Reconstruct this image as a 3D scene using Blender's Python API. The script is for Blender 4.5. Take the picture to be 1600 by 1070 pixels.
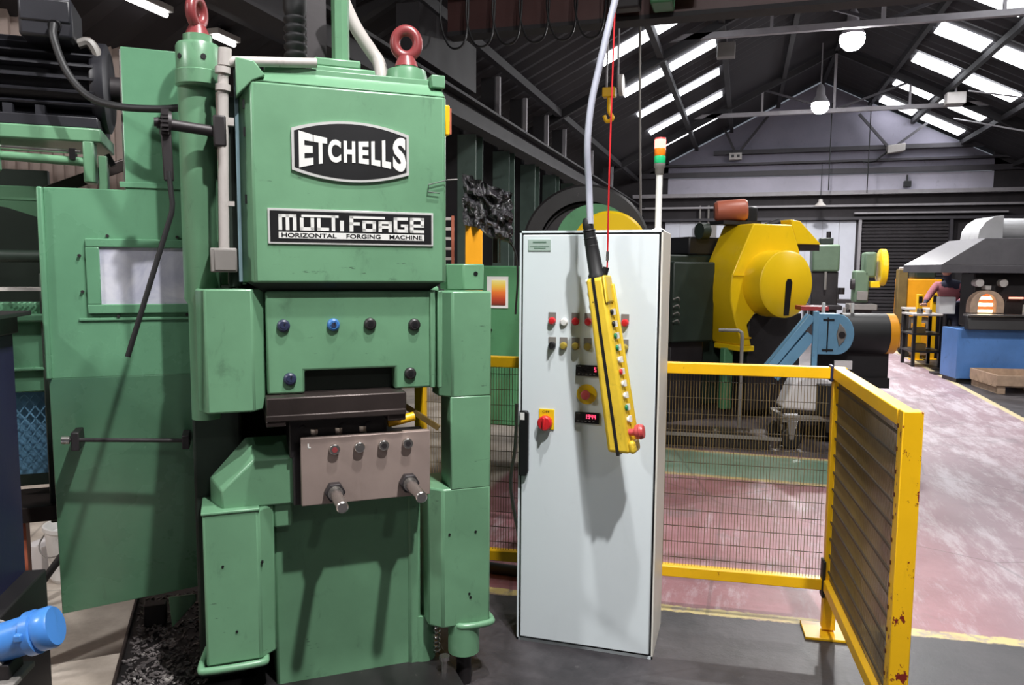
import bpy, bmesh, math, random
from mathutils import Vector, Matrix
random.seed(7)
PI = math.pi
R = math.radians
scene = bpy.context.scene
COL = scene.collection
for o in list(bpy.data.objects):
    bpy.data.objects.remove(o)

# ------------------------------------------------------------------ camera
cam_d = bpy.data.cameras.new('camera')
cam = bpy.data.objects.new('camera', cam_d)
COL.objects.link(cam)
cam_d.sensor_width = 36.0
cam_d.lens = 27.0
cam_d.clip_end = 200
cam.matrix_world = (Matrix.Translation((0, 0, 1.63)) @ Matrix.Rotation(math.atan(360/1200), 4, 'Z')
                    @ Matrix.Rotation(PI/2 - math.atan(115/1200), 4, 'X') @ Matrix.Rotation(R(0.42), 4, 'Z'))
scene.camera = cam

# ------------------------------------------------------------------ world, view
world = bpy.data.worlds.new('world')
scene.world = world
world.use_nodes = True
world.node_tree.nodes['Background'].inputs[0].default_value = (0.62, 0.68, 0.78, 1)
world.node_tree.nodes['Background'].inputs[1].default_value = 0.3
scene.view_settings.view_transform = 'Standard'
scene.view_settings.look = 'None'
scene.view_settings.gamma = 1
scene.view_settings.use_curve_mapping = False
scene.view_settings.exposure = 0.0
scene.cycles.max_bounces = 6
scene.cycles.diffuse_bounces = 3
# light levels (watts / emission strengths)
W_MAIN, W_SECOND, W_ROW, W_FAR, W_FILL, E_SKY = 345, 150, 100, 430, 40, 9

# ------------------------------------------------------------------ mesh helpers
def catmull(pts, k=8):
    P = [Vector(p) for p in pts]
    P = [P[0]*2-P[1]] + P + [P[-1]*2-P[-2]]
    out = []
    for i in range(1, len(P)-2):
        a, b, c, d = P[i-1:i+3]
        for j in range(k):
            t = j/k
            out.append(0.5*((2*b)+(c-a)*t+(2*a-5*b+4*c-d)*t*t+(3*b-a-3*c+d)*t**3))
    out.append(P[-2])
    return out

def basis(d):
    d = Vector(d).normalized()
    a = Vector((0, 0, 1)) if abs(d.z) < 0.9 else Vector((1, 0, 0))
    x = d.cross(a).normalized()
    return x, x.cross(d).normalized(), d

class B:
    """collects shapes, then links them as ONE mesh object"""
    def __init__(s):
        s.v, s.f = [], []
    def add(s, vs, fs):
        n = len(s.v)
        s.v += [tuple(p) for p in vs]
        s.f += [tuple(i+n for i in f) for f in fs]
        return s
    def box(s, x0, x1, y0, y1, z0, z1):
        return s.add([(x0,y0,z0),(x1,y0,z0),(x1,y1,z0),(x0,y1,z0),(x0,y0,z1),(x1,y0,z1),(x1,y1,z1),(x0,y1,z1)],
                     [(0,3,2,1),(4,5,6,7),(0,1,5,4),(1,2,6,5),(2,3,7,6),(3,0,4,7)])
    def loft(s, a, b):
        n = len(a)
        return s.add(list(a)+list(b), [tuple(range(n))[::-1], tuple(range(n, 2*n))] +
                     [(i, (i+1) % n, n+(i+1) % n, n+i) for i in range(n)])
    def prism(s, poly, axis, a, b):
        if axis == 'y': m = lambda p, t: (p[0], t, p[1])
        elif axis == 'x': m = lambda p, t: (t, p[0], p[1])
        else: m = lambda p, t: (p[0], p[1], t)
        return s.loft([m(p, a) for p in poly], [m(p, b) for p in poly])
    def cyl(s, p, q, r, r2=None, n=16):
        p, q = Vector(p), Vector(q)
        x, y, d = basis(q-p)
        r2 = r if r2 is None else r2
        c = [(math.cos(2*PI*i/n), math.sin(2*PI*i/n)) for i in range(n)]
        return s.loft([p+(x*a+y*b)*r for a, b in c], [q+(x*a+y*b)*r2 for a, b in c])
    def lathe(s, prof, o=(0,0,0), d=(0,0,1), n=24, close=True):
        o = Vector(o); x, y, d = basis(d)
        vs, fs = [], []
        for r, h in prof:
            for i in range(n):
                a = 2*PI*i/n
                vs.append(o+(x*math.cos(a)+y*math.sin(a))*max(r, 1e-4)+d*h)
        m = len(prof)
        for j in range(m-1):
            for i in range(n):
                k = (i+1) % n
                fs.append((j*n+i, j*n+k, (j+1)*n+k, (j+1)*n+i))
        if close:
            fs.append(tuple(range(n))[::-1]); fs.append(tuple((m-1)*n+i for i in range(n)))
        return s.add(vs, fs)
    def tube(s, pts, r, n=8, k=0, rf=None):
        P = catmull(pts, k) if k else [Vector(p) for p in pts]
        vs, fs = [], []
        x, y, d = basis(P[1]-P[0])
        for i, p in enumerate(P):
            t = (P[min(i+1, len(P)-1)]-P[max(i-1, 0)]).normalized()
            x = (x-t*x.dot(t)).normalized(); y = t.cross(x)
            rr = r if rf is None else r*rf(i/(len(P)-1))
            for j in range(n):
                a = 2*PI*j/n
                vs.append(p+(x*math.cos(a)+y*math.sin(a))*rr)
        for i in range(len(P)-1):
            for j in range(n):
                q = (j+1) % n
                fs.append((i*n+j, i*n+q, (i+1)*n+q, (i+1)*n+j))
        fs.append(tuple(range(n))[::-1]); fs.append(tuple((len(P)-1)*n+j for j in range(n)))
        return s.add(vs, fs)
    def torus(s, c, axis, RR, r, n=28, m=12, sx=1, sz=1):
        c = Vector(c); x, y, d = basis(axis)
        vs, fs = [], []
        for i in range(n):
            a = 2*PI*i/n
            e = x*math.cos(a)*sx+y*math.sin(a)*sz
            for j in range(m):
                b = 2*PI*j/m
                vs.append(c+e*(RR+r*math.cos(b))+d*r*math.sin(b))
        for i in range(n):
            for j in range(m):
                fs.append((i*m+j, ((i+1) % n)*m+j, ((i+1) % n)*m+(j+1) % m, i*m+(j+1) % m))
        return s.add(vs, fs)
    def bar(s, p, q, w, h=None, up=(0,0,1)):
        """rectangular bar from p to q"""
        p, q = Vector(p), Vector(q); d = (q-p).normalized(); h = h or w
        a = Vector(up)
        if abs(d.dot(a)) > .98: a = Vector((1,0,0))
        x = d.cross(a).normalized(); y = x.cross(d)
        c = [(-1,-1),(1,-1),(1,1),(-1,1)]
        return s.loft([p+x*i*w/2+y*j*h/2 for i, j in c], [q+x*i*w/2+y*j*h/2 for i, j in c])
    def mesh(s, name, smooth=38):
        me = bpy.data.meshes.new(name)
        me.from_pydata(s.v, [], s.f)
        bm = bmesh.new(); bm.from_mesh(me)
        bmesh.ops.recalc_face_normals(bm, faces=bm.faces)
        lim = R(smooth)
        for f in bm.faces: f.smooth = True
        for e in bm.edges:
            if len(e.link_faces) == 2 and e.calc_face_angle(0) > lim: e.smooth = False
        bm.to_mesh(me); bm.free()
        return me
    def build(s, name, mat, parent=None, bevel=0, seg=2, smooth=38, **kw):
        o = bpy.data.objects.new(name, s.mesh(name, smooth))
        if mat: o.data.materials.append(mat)
        COL.objects.link(o)
        if parent: o.parent = parent
        if bevel:
            m = o.modifiers.new('bevel', 'BEVEL'); m.width = bevel; m.segments = seg; m.limit_method = 'ANGLE'; m.angle_limit = R(40)
        for k, val in kw.items(): o[k] = val
        return o

def BOX(*a): return B().box(*a)
def CYL(*a, **k): return B().cyl(*a, **k)

def thing(name, label, cat, loc=(0,0,0), rz=0, group=None):
    o = bpy.data.objects.new(name, None); COL.objects.link(o)
    o.empty_display_size = .1
    o.location = loc; o.rotation_euler = (0, 0, rz)
    o['label'] = label; o['category'] = cat
    if group: o['group'] = group
    return o
def tag(o, label, cat, group=None):
    o['label'] = label; o['category'] = cat
    if group: o['group'] = group
    return o
def struct(o):
    o['kind'] = 'structure'
    return o
def copy_tree(o, parent=None):
    c = o.copy(); COL.objects.link(c)
    if parent: c.parent = parent
    for ch in list(o.children): copy_tree(ch, c)
    return c
def inst(src, parent, loc=None):
    """another piece sharing the mesh"""
    c = src.copy(); COL.objects.link(c); c.parent = parent
    if loc is not None: c.location = loc
    return c

# ------------------------------------------------------------------ materials
class NT:
    def __init__(s, name):
        s.m = bpy.data.materials.new(name); s.m.use_nodes = True
        s.t = s.m.node_tree; s.n = s.t.nodes; s.b = s.n['Principled BSDF']
    def new(s, kind, **kw):
        n = s.n.new(kind)
        for k, v in kw.items(): setattr(n, k, v)
        return n
    def set(s, sock, val):
        if isinstance(val, bpy.types.NodeSocket): s.t.links.new(val, sock)
        elif val is not None: sock.default_value = val
    def math(s, op, a, b=None, c=None, clamp=False):
        n = s.new('ShaderNodeMath', operation=op, use_clamp=clamp)
        for i, v in enumerate((a, b, c)): s.set(n.inputs[i], v)
        return n.outputs[0]
    def pos(s, obj=False):
        if obj: return s.new('ShaderNodeTexCoord').outputs['Object']
        return s.new('ShaderNodeNewGeometry').outputs['Position']
    def xyz(s, v):
        n = s.new('ShaderNodeSeparateXYZ'); s.set(n.inputs[0], v); return n.outputs
    def scale(s, v, xyz):
        n = s.new('ShaderNodeVectorMath', operation='MULTIPLY'); s.set(n.inputs[0], v); n.inputs[1].default_value = xyz
        return n.outputs[0]
    def noise(s, v, sc, det=4, rough=.6, dist=0):
        n = s.new('ShaderNodeTexNoise'); s.set(n.inputs['Vector'], v)
        n.inputs['Scale'].default_value = sc; n.inputs['Detail'].default_value = det
        n.inputs['Roughness'].default_value = rough; n.inputs['Distortion'].default_value = dist
        return n.outputs['Fac']
    def step(s, v, a, b, lo=0., hi=1.):
        n = s.new('ShaderNodeMapRange', interpolation_type='SMOOTHSTEP'); s.set(n.inputs[0], v)
        for i, q in enumerate((a, b, lo, hi)): s.set(n.inputs[i+1], q)
        return n.outputs[0]
    def mix(s, f, a, b, mode='MIX'):
        n = s.new('ShaderNodeMix', data_type='RGBA', blend_type=mode)
        s.set(n.inputs['Factor'], f)
        for k, v in ((6, a), (7, b)):
            s.set(n.inputs[k], (*v, 1) if isinstance(v, tuple) and len(v) == 3 else v)
        return n.outputs[2]
    def bump(s, h, st=.2, d=.01):
        n = s.new('ShaderNodeBump'); n.inputs['Strength'].default_value = st; n.inputs['Distance'].default_value = d
        s.set(n.inputs['Height'], h); s.set(s.b.inputs['Normal'], n.outputs[0])
    def out(s, col, rough=.5, metal=0., spec=None, coat=0):
        s.set(s.b.inputs['Base Color'], (*col, 1) if isinstance(col, tuple) and len(col) == 3 else col)
        s.set(s.b.inputs['Roughness'], rough); s.set(s.b.inputs['Metallic'], metal)
        if spec is not None: s.set(s.b.inputs['Specular IOR Level'], spec)
        if coat: s.set(s.b.inputs['Coat Weight'], coat); s.b.inputs['Coat Roughness'].default_value = .15
        return s.m

def lin(r, g, b):
    f = lambda c: (c/255)/12.92 if c <= 10 else (((c/255)+.055)/1.055)**2.4
    return (f(r), f(g), f(b))

def paint(name, col, rough=.4, var=.12, chip=None, chip_at=.72, dirt=.25, dirt_col=(.02,.018,.016), sc=3., bump=.06, coat=0, metal=0., scratch=0., dsc=5.5):
    """painted or plain surface: tone variation, dirt smears and chips, by position on the object"""
    n = NT(name); p = n.pos(True)
    a = n.noise(p, sc, 5, .6)
    c = n.mix(n.step(a, .3, .7), tuple(q*(1-var) for q in col), tuple(min(1, q*(1+var)) for q in col))
    if dirt:
        d = n.noise(n.scale(p, (1.6, 1.6, .8)), dsc, 7, .72, .6)
        c = n.mix(n.step(d, .56, .78, 0, dirt), c, dirt_col)
    if chip:
        e = n.noise(n.scale(p, (1, 1, .6)), 26, 5, .7)
        c = n.mix(n.step(e, chip_at, chip_at+.02), c, chip)
    if scratch:
        q = n.noise(n.scale(p, (3.2, 3.2, 16)), 3.5, 4, .65)
        q2 = n.noise(p, 2.7, 3, .5)
        c = n.mix(n.math('MULTIPLY', n.step(q, .655, .70, 0, scratch), n.step(q2, .48, .6)), c, lin(40, 48, 42))
    f = n.noise(p, 60, 3, .6)
    n.bump(f, bump, .004)
    return n.out(c, n.math('ADD', n.math('MULTIPLY', a, .18), rough-.09), metal, coat=coat)

def glow(name, col, st):
    n = NT(name)
    n.b.inputs['Emission Color'].default_value = (*col, 1); n.b.inputs['Emission Strength'].default_value = st
    return n.out(tuple(min(1, q) for q in col), .4)

G = lin(112, 158, 128)
M = {}
M['green'] = paint('green machine enamel', lin(105, 149, 116), .33, .10, lin(38, 52, 44), .735, .45, lin(52, 68, 56), 2.2, .05, scratch=.85, dsc=7)
M['green2'] = paint('green machine enamel sheet', lin(98, 146, 114), .27, .10, lin(150, 190, 165), .76, .3, lin(60, 78, 66), 2.6, .05)
M['green_dark'] = paint('dark green enamel and shaded green', lin(34, 46, 38), .5, .2, None, .7, .4)  # dark paint on some machines; also painted-in shade on the forging machine
M['green_press'] = paint('bright green enamel', lin(84, 138, 98), .35, .1, None, .7, .3)
M['black_steel'] = paint('oily black steel', lin(34, 32, 33), .45, .3, lin(80, 76, 74), .7, .4)
M['brown_steel'] = paint('oiled die steel', lin(62, 54, 52), .42, .2, lin(110, 100, 95), .74, .5, metal=.55)
M['die_plate'] = paint('ground tool steel plate', lin(160, 143, 136), .42, .08, lin(205, 198, 192), .78, .25, lin(90, 76, 68), 4, .06, metal=.35)
M['bright_steel'] = paint('bright turned steel', lin(196, 192, 188), .25, .06, None, .7, .1, metal=.95)
M['dark_iron'] = paint('dark cast iron', lin(46, 42, 44), .5, .25, None, .7, .3, metal=.3)
M['motor'] = paint('dark grey motor enamel', lin(38, 38, 44), .45, .15, None, .7, .4)
M['red_eye'] = paint('worn red oxide enamel', lin(132, 58, 60), .35, .15, lin(60, 40, 40), .68, .4)
M['blue_bolt'] = paint('blue marked bolt', lin(58, 112, 176), .4, .2, lin(30, 34, 50), .6, .4, sc=20)
M['navy_bolt'] = paint('navy marked bolt', lin(42, 48, 74), .4, .2, lin(20, 22, 30), .6, .4, sc=20)
M['off_white'] = paint('grimy cream conduit paint', lin(180, 174, 170), .5, .1, lin(90, 84, 78), .7, .4, lin(100, 92, 84))
M['grey_box'] = paint('grey galvanised box', lin(128, 124, 120), .5, .1, None, .7, .4)
M['cab_grey'] = paint('pale grey powder coat', lin(222, 231, 235), .42, .02, None, .8, .06, lin(110, 118, 120), 1.5, .03)
M['cab_side'] = paint('pale cream grey powder coat', lin(222, 219, 210), .45, .02, None, .8, .06, lin(120, 118, 110), 1.5, .03)
M['rubber'] = paint('black rubber', lin(24, 24, 26), .55, .2, None, .7, .1)
M['black'] = paint('matt black plastic', lin(22, 22, 24), .4, .15, None, .7, .1)
M['black_gloss'] = paint('glossy black panel', lin(16, 16, 18), .12, .1, None, .7, 0)
M['yellow'] = paint('yellow safety enamel', lin(238, 184, 22), .38, .08, lin(110, 40, 26), .70, .3, lin(110, 74, 20), 3, .06)
M['yellow_chip'] = paint('chipped yellow safety enamel', lin(240, 186, 18), .38, .07, lin(120, 34, 26), .585, .2, lin(130, 86, 20), 3, .08)
M['yellow_wire'] = paint('grimy yellow mesh wire', lin(112, 92, 52), .5, .2, None, .7, .3)
M['dark_wire'] = paint('rusty dark wire', lin(62, 52, 38), .5, .2, None, .7, .3)
M['yellow_pend'] = paint('grimy yellow pendant plastic', lin(222, 188, 52), .42, .1, lin(70, 58, 24), .68, .75, lin(64, 52, 24), 9, .06, dsc=16)
M['yellow_press'] = paint('glossy yellow guard enamel', lin(240, 200, 24), .3, .05, None, .7, .14, lin(130, 100, 20), 1.5, .03)
M['orange'] = paint('orange enamel', lin(236, 160, 28), .4, .06, None, .7, .2)
M['red'] = paint('red plastic', lin(196, 36, 42), .32, .08, None, .7, .1)
M['red_faded'] = paint('faded red plastic', lin(190, 72, 72), .4, .08, None, .7, .2)
M['green_btn'] = paint('green plastic button', lin(20, 120, 80), .3, .08, None, .7, .1)
M['white'] = paint('white plastic', lin(225, 225, 222), .35, .04, None, .7, .12)
M['white_wall'] = paint('white painted panel', lin(206, 208, 218), .6, .06, None, .7, .2, lin(120, 118, 120), 1)
M['label_grey'] = paint('engraved label grey green', lin(168, 186, 178), .4, .03, None, .7, 0)
M['label_text'] = paint('engraved text green', lin(96, 124, 108), .5, .02, None, .7, 0)
M['grey_cable'] = paint('pale grey cable sheath', lin(165, 168, 182), .45, .08, None, .7, .25, lin(80, 80, 86), 9)
M['blue'] = paint('light blue enamel', lin(70, 130, 205), .3, .08, lin(40, 60, 90), .74, .3)
M['blue_conv'] = paint('pale blue enamel', lin(110, 158, 190), .4, .08, None, .7, .35)
M['blue_furn'] = paint('mid blue enamel', lin(84, 128, 190), .4, .12, None, .7, .45, lin(40, 60, 80), 2)
M['navy'] = paint('navy blue enamel', lin(36, 38, 66), .4, .12, None, .7, .3)
M['brown_motor'] = paint('faded red brown motor', lin(178, 98, 74), .45, .1, None, .7, .3)
M['wood'] = paint('rough pallet wood', lin(176, 150, 128), .75, .15, None, .7, .5, lin(70, 52, 40), 8)
M['hood'] = paint('smoked grey steel sheet', lin(80, 78, 82), .5, .12, None, .7, .3)
M['duct'] = paint('galvanised duct steel', lin(176, 176, 178), .4, .06, None, .7, .2, metal=.3)
M['skin'] = paint('skin', lin(196, 140, 120), .5, .05, None, .7, 0)
M['cloth_navy'] = paint('navy work cloth', lin(42, 44, 62), .85, .15, None, .7, .2)
M['cloth_maroon'] = paint('maroon work cloth', lin(150, 92, 100), .85, .12, None, .7, .2)
M['hair'] = paint('dark hair', lin(40, 32, 28), .6, .1, None, .7, 0)
M['bucket'] = paint('grimy white bucket plastic', lin(222, 220, 218), .5, .05, lin(70, 66, 62), .66, .6, lin(90, 86, 82), 8)
M['film'] = None
M['tube_glow'] = glow('lit strip tube', (1, .98, .96), 6)
M['silver'] = paint('satin silver trim', lin(206, 206, 204), .3, .04, None, .7, .1, metal=.2)
M['olive_green'] = paint('olive grey machine enamel', lin(98, 120, 98), .45, .1, None, .7, .35)
M['rust'] = paint('dark rust', lin(86, 44, 30), .7, .2, None, .7, .2)
M['edge_tint'] = paint('pale blue grey edge', lin(118, 142, 150), .35, .08, None, .7, .3)
M['steel_frame'] = paint('dark roof steel', lin(60, 57, 62), .6, .15, None, .7, .3)
M['roof_dark'] = paint('sooty roof timber steel', lin(38, 36, 39), .7, .15, None, .7, .3)
M['steel_light'] = paint('grey painted roof steel', lin(150, 146, 150), .55, .1, None, .7, .35)
M['maroon'] = paint('maroon crane girder', lin(76, 46, 44), .5, .1, None, .7, .35)
M['crane_green'] = paint('green hoist enamel', lin(60, 110, 74), .45, .1, None, .7, .4)
M['col_green'] = paint('grimy green column paint', lin(84, 102, 94), .6, .12, None, .7, .5)
M['shade_dark'] = paint('dark sooty cladding', lin(48, 44, 47), .8, .2, None, .7, .3)
M['roof'] = paint('dark sooty roof sheet', lin(40, 37, 41), .85, .2, None, .7, .2, sc=.6)
M['gable'] = paint('dusty lilac grey gable sheet', lin(126, 122, 136), .7, .12, None, .7, .4, lin(64, 60, 64), .8)
M['band'] = paint('dusty pale block band', lin(176, 172, 186), .7, .1, None, .7, .35, lin(90, 86, 90), .9)
M['beige_clad'] = paint('beige corrugated cladding', lin(176, 158, 150), .65, .06, None, .7, .3, lin(110, 96, 90), 1)
M['red_led'] = glow('red led digits', (1, .05, .12), 3.5)
M['beacon_red'] = glow('lit red beacon lens', (1, .10, .08), 9)
M['amber'] = paint('amber beacon lens', lin(238, 130, 30), .3, .03, None, .7, 0)
M['beacon_green'] = paint('green beacon lens', lin(40, 190, 120), .3, .03, None, .7, 0)
M['lamp_glow'] = glow('bright lamp glass', (1, .98, 1), 40)
M['sky_glow'] = glow('daylight roof sheet', (.93, .96, 1), E_SKY)
M['fire'] = None
M['paper'] = paint('white paper', lin(226, 222, 222), .7, .04, None, .7, .1)
M['soil'] = paint('oily grit', lin(112, 106, 106), .35, .5, lin(190, 184, 180), .6, .3, sc=14, bump=.5)

def m_film():
    n = NT('crinkled black film'); p = n.pos(True)
    v = n.new('ShaderNodeTexVoronoi'); n.set(v.inputs['Vector'], n.scale(p, (1, 1, .5))); v.inputs['Scale'].default_value = 34
    n.bump(n.math('ADD', v.outputs['Distance'], n.noise(p, 40, 4)), 1.0, .03)
    return n.out(lin(40, 38, 42), .2, 0, 1.0)
M['film'] = m_film()
def m_fire():
    n = NT('glowing furnace mouth'); p = n.pos(True); x = n.xyz(p)
    w = n.math('SINE', n.math('MULTIPLY', x[2], 62))
    f = n.step(n.math('ADD', w, n.math('MULTIPLY', n.noise(p, 22, 3), 1.2)), .1, 1.1)
    c = n.mix(f, (1, .16, .03), (1, .72, .42))
    n.set(n.b.inputs['Emission Color'], c)
    n.set(n.b.inputs['Emission Strength'], n.math('ADD', n.math('MULTIPLY', f, 4), 1.2))
    return n.out((.2, .1, .05), .7)
M['fire'] = m_fire()
def m_pane():
    n = NT('scuffed guard pane with painted reflection'); p = n.pos(True)  # pale base colour stands in for light reflected in the pane
    a = n.noise(p, 7, 5, .65, .5)
    s = n.noise(n.scale(p, (1, 1, .15)), 60, 3)
    return n.out(n.mix(n.step(a, .3, .7), lin(182, 184, 204), lin(222, 222, 232)),
                 n.math('ADD', n.math('MULTIPLY', s, .2), .22), .15)
M['pane'] = m_pane()
def m_chart():
    n = NT('printed heat colour chart'); x = n.xyz(n.pos(True))
    r = n.new('ShaderNodeValToRGB'); n.set(r.inputs[0], n.math('DIVIDE', x[2], .15))
    e = r.color_ramp.elements
    e[0].position = 0; e[0].color = (*lin(110, 40, 30), 1)
    e[1].position = 1; e[1].color = (*lin(250, 240, 150), 1)
    for q, c in ((.25, (190, 70, 40)), (.5, (235, 120, 50)), (.75, (245, 200, 80))):
        k = e.new(q); k.color = (*lin(*c), 1)
    return n.out(r.outputs[0], .6)
M['chart'] = m_chart()
def m_floor():
    n = NT('painted and worn shop floor'); p = n.pos(); x, y, z = n.xyz(p)
    fine = n.noise(p, 14, 6, .7); mid = n.noise(p, 2.2, 8, .72, .1); big = n.noise(p, .5, 4, .6)
    w = n.math('MULTIPLY', n.math('SUBTRACT', fine, .5), .07)
    # rotated depth coordinate of the fence line
    s = n.math('ADD', n.math('SUBTRACT', y, n.math('MULTIPLY', n.math('SUBTRACT', x, .41), .0758)), w)
    yy = n.math('ADD', y, w); xx = n.math('ADD', x, w)
    dark = n.mix(n.step(mid, .3, .72), lin(36, 34, 37), lin(74, 70, 73))
    dark = n.mix(n.step(fine, .62, .78, 0, .5), dark, lin(130, 126, 128))
    tan = n.mix(n.step(mid, .3, .7), lin(170, 158, 146), lin(214, 204, 192))
    pink = n.mix(n.step(mid, .3, .7), lin(142, 90, 96), lin(170, 122, 128))
    scuff = n.noise(n.scale(p, (1, .22, 1)), 4.5, 9, .78, .15)
    pink = n.mix(n.step(scuff, .50, .68, 0, .75), pink, lin(190, 174, 180))
    pink = n.mix(n.step(n.noise(p, 1.3, 9, .76, .1), .54, .68, 0, .7), pink, lin(116, 104, 108))
    yel = n.mix(n.step(fine, .5, .62), lin(214, 196, 130), lin(176, 160, 140))
    grn = n.mix(n.step(mid, .35, .65), lin(112, 146, 124), lin(150, 170, 152))
    aisle = n.mix(n.step(n.math('ADD', scuff, n.math('MULTIPLY', big, .3)), .58, .78), lin(156, 132, 140), lin(196, 184, 191))
    aisle = n.mix(n.step(n.noise(p, 1.1, 9, .78, .1), .5, .68, 0, .75), aisle, lin(116, 102, 108))
    st = n.noise(n.scale(p, (9, .5, 1)), 3, 6, .7)
    aisle = n.mix(n.step(st, .62, .68, 0, .4), aisle, lin(212, 204, 210))
    c = n.mix(n.step(xx, .9, 1.6), pink, aisle)
    left = n.step(xx, .98, .90)                                  # zone left of the aisle
    far_left = n.step(xx, 1.52, 1.46)
    g = n.math('MULTIPLY', n.math('MULTIPLY', n.step(yy, 6.20, 6.24), n.step(yy, 7.06, 7.0)), left)
    c = n.mix(g, c, grn)
    for a in (6.18, 7.03):
        l = n.math('MULTIPLY', n.math('MULTIPLY', n.step(yy, a-.04, a-.02), n.step(yy, a+.05, a+.03)), left)
        c = n.mix(n.math('MULTIPLY', l, .8), c, yel)
    d2 = n.mix(n.step(mid, .3, .7), lin(64, 58, 60), lin(100, 92, 94))
    c = n.mix(n.math('MULTIPLY', n.step(yy, 7.06, 7.12), far_left), c, d2)
    l = n.math('MULTIPLY', n.step(s, 3.66, 3.675), n.step(s, 3.75, 3.735))
    c = n.mix(n.math('MULTIPLY', l, n.step(mid, .72, .5)), c, yel)
    c = n.mix(n.step(s, 3.68, 3.66), c, dark)
    c = n.mix(n.step(xx, -1.72, -1.8), c, tan)
    l = n.math('MULTIPLY', n.step(xx, 2.99, 3.01), n.step(xx, 3.09, 3.07))
    c = n.mix(n.step(xx, 3.05, 3.07), c, dark)
    c = n.mix(n.math('MULTIPLY', l, n.step(yy, 9, 9.2)), c, lin(206, 190, 150))
    crack = n.new('ShaderNodeTexVoronoi', feature='DISTANCE_TO_EDGE'); n.set(crack.inputs['Vector'], p); crack.inputs['Scale'].default_value = .55
    c = n.mix(n.step(crack.outputs['Distance'], .006, .002, 0, .3), c, lin(50, 46, 48))
    n.bump(n.math('ADD', fine, n.math('MULTIPLY', mid, .6)), .22, .01)
    return n.out(c, n.math('ADD', n.math('MULTIPLY', mid, .35), .28))
M['floor'] = m_floor()

# ------------------------------------------------------------------ the hall
YW = 24.6
def roof_z(x): return 7.2 - .5*abs(x-2.0)
XL, XR, YB = -5.4, 9.4, -6.0
struct(BOX(XL-.2, XR+.2, YB, YW+.3, -.12, 0).build('floor', M['floor']))
for sgn, nm in ((-1, 'ceiling'), (1, 'ceiling')):
    xe = XL-.2 if sgn < 0 else XR+.2
    b = B()
    # corrugated roof slope
    n = 150
    rows = [(YB + (YW+.3-YB)*i/n, .05*(i % 2)) for i in range(n+1)]
    vs = []
    for yy, dz in rows: vs += [(2.0, yy, 7.2+dz), (xe, yy, roof_z(xe)+dz)]
    b.add(vs, [(2*i, 2*i+1, 2*i+3, 2*i+2) for i in range(n)])
    struct(b.build('ceiling', M['roof'], smooth=5))
def corrugated(name, mat, x, y0, y1, z0, z1, pitch=.16, dep=.04):
    n = int((y1-y0)/pitch*2); vs = []
    for i in range(n+1):
        yy = y0+(y1-y0)*i/n; xx = x+dep*(i//1 % 2)
        vs += [(xx, yy, z0), (xx, yy, z1)]
    return struct(B().add(vs, [(2*i, 2*i+2, 2*i+3, 2*i+1) for i in range(n)]).build(name, mat, smooth=5))
corrugated('wall_left', M['beige_clad'], XL, YB, 7.1, 0, 4.2, .11)
b = B()
for y0, y1, z0, z1 in ((7.1, YW, 0, 1.2), (7.1, YW, 3.2, 4.2)): b.box(XL-.1, XL, y0, y1, z0, z1)
ys = [7.1] + [q for k in range(5) for q in (7.2+3.6*k, 9.0+3.6*k)] + [YW]
for i in range(0, len(ys), 2): b.box(XL-.1, XL, ys[i], ys[i+1], 1.2, 3.2)
struct(b.build('wall_left', M['shade_dark']))
struct(BOX(XR, XR+.1, YB, YW, 0, 4.2).build('wall_right', M['shade_dark']))
struct(BOX(XL, XR, YB-.1, YB, 0, 7.3).build('wall_back', M['shade_dark']))
M['window_glass'] = glow('dull daylit window glass', (.55, .6, .72), .35)
for k in range(5):
    y0 = 7.2+3.6*k
    w = struct(BOX(XL-.07, XL-.05, y0, y0+1.8, 1.2, 3.2).build('window_%d' % (k+1), M['window_glass']))
    for q in (.0, .6, 1.2, 1.76): BOX(XL-.06, XL+.02, y0+q, y0+q+.05, 1.2, 3.2).build('glazing_bar', M['steel_frame'], w)
    for q in (1.2, 1.85, 2.5, 3.15): BOX(XL-.06, XL+.01, y0, y0+1.8, q, q+.05).build('glazing_bar', M['steel_frame'], w)
# far wall, built in courses
struct(BOX(XL, XR, YW, YW+.2, 0, 3.95).build('wall_far', M['shade_dark']))
struct(BOX(-2.35, 6.55, YW-.02, YW+.2, 3.97, 4.44).build('wall_far', M['band']))
b = B(); b.prism([(-3.0, 4.62), (7.0, 4.62), (7.0, roof_z(7.0)-.1), (2, 7.1), (-3.0, roof_z(-3.0)-.1)], 'y', YW, YW+.2)
struct(b.build('wall_far', M['gable']))
struct(BOX(XL, -2.35, YW, YW+.2, 3.95, 5.2).build('wall_far', M['shade_dark']))
struct(BOX(6.55, XR, YW, YW+.2, 3.95, 5.2).build('wall_far', M['shade_dark']))
wp = struct(BOX(-2.4, 3.09, YW-.03, YW, .0, 3.1).build('wall_far', M['steel_light']))
for i in range(12): BOX(-2.4+.458*i, -2.4+.458*(i+1)-.012, YW-.05, YW-.03, .0, 3.1).build('panel', M['white_wall'], wp)
trims = [(-3.2, 7.3, YW-.16, YW-.02, 4.45, 4.60, 'steel_frame'), (-3.4, 7.5, YW-.3, YW-.04, 3.84, 3.95, 'steel_light'),
         (-4.6, 7.6, YW-.2, YW-.02, 3.50, 3.56, 'steel_light'), (-4.6, 7.6, YW-.22, YW-.02, 3.12, 3.2, 'steel_frame'),
         (-1.0, 6.9, YW-.2, YW-.02, 5.10, 5.22, 'steel_frame'), (-2.5, 7.2, YW-.2, YW-.02, 4.78, 4.84, 'steel_frame'),
         (3.0, 6.9, YW-.26, YW-.05, 3.28, 3.33, 'steel_light')]
for i, t in enumerate(trims): struct(BOX(*t[:6]).build('trim_%d' % (i+1), M[t[6]]))
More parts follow.
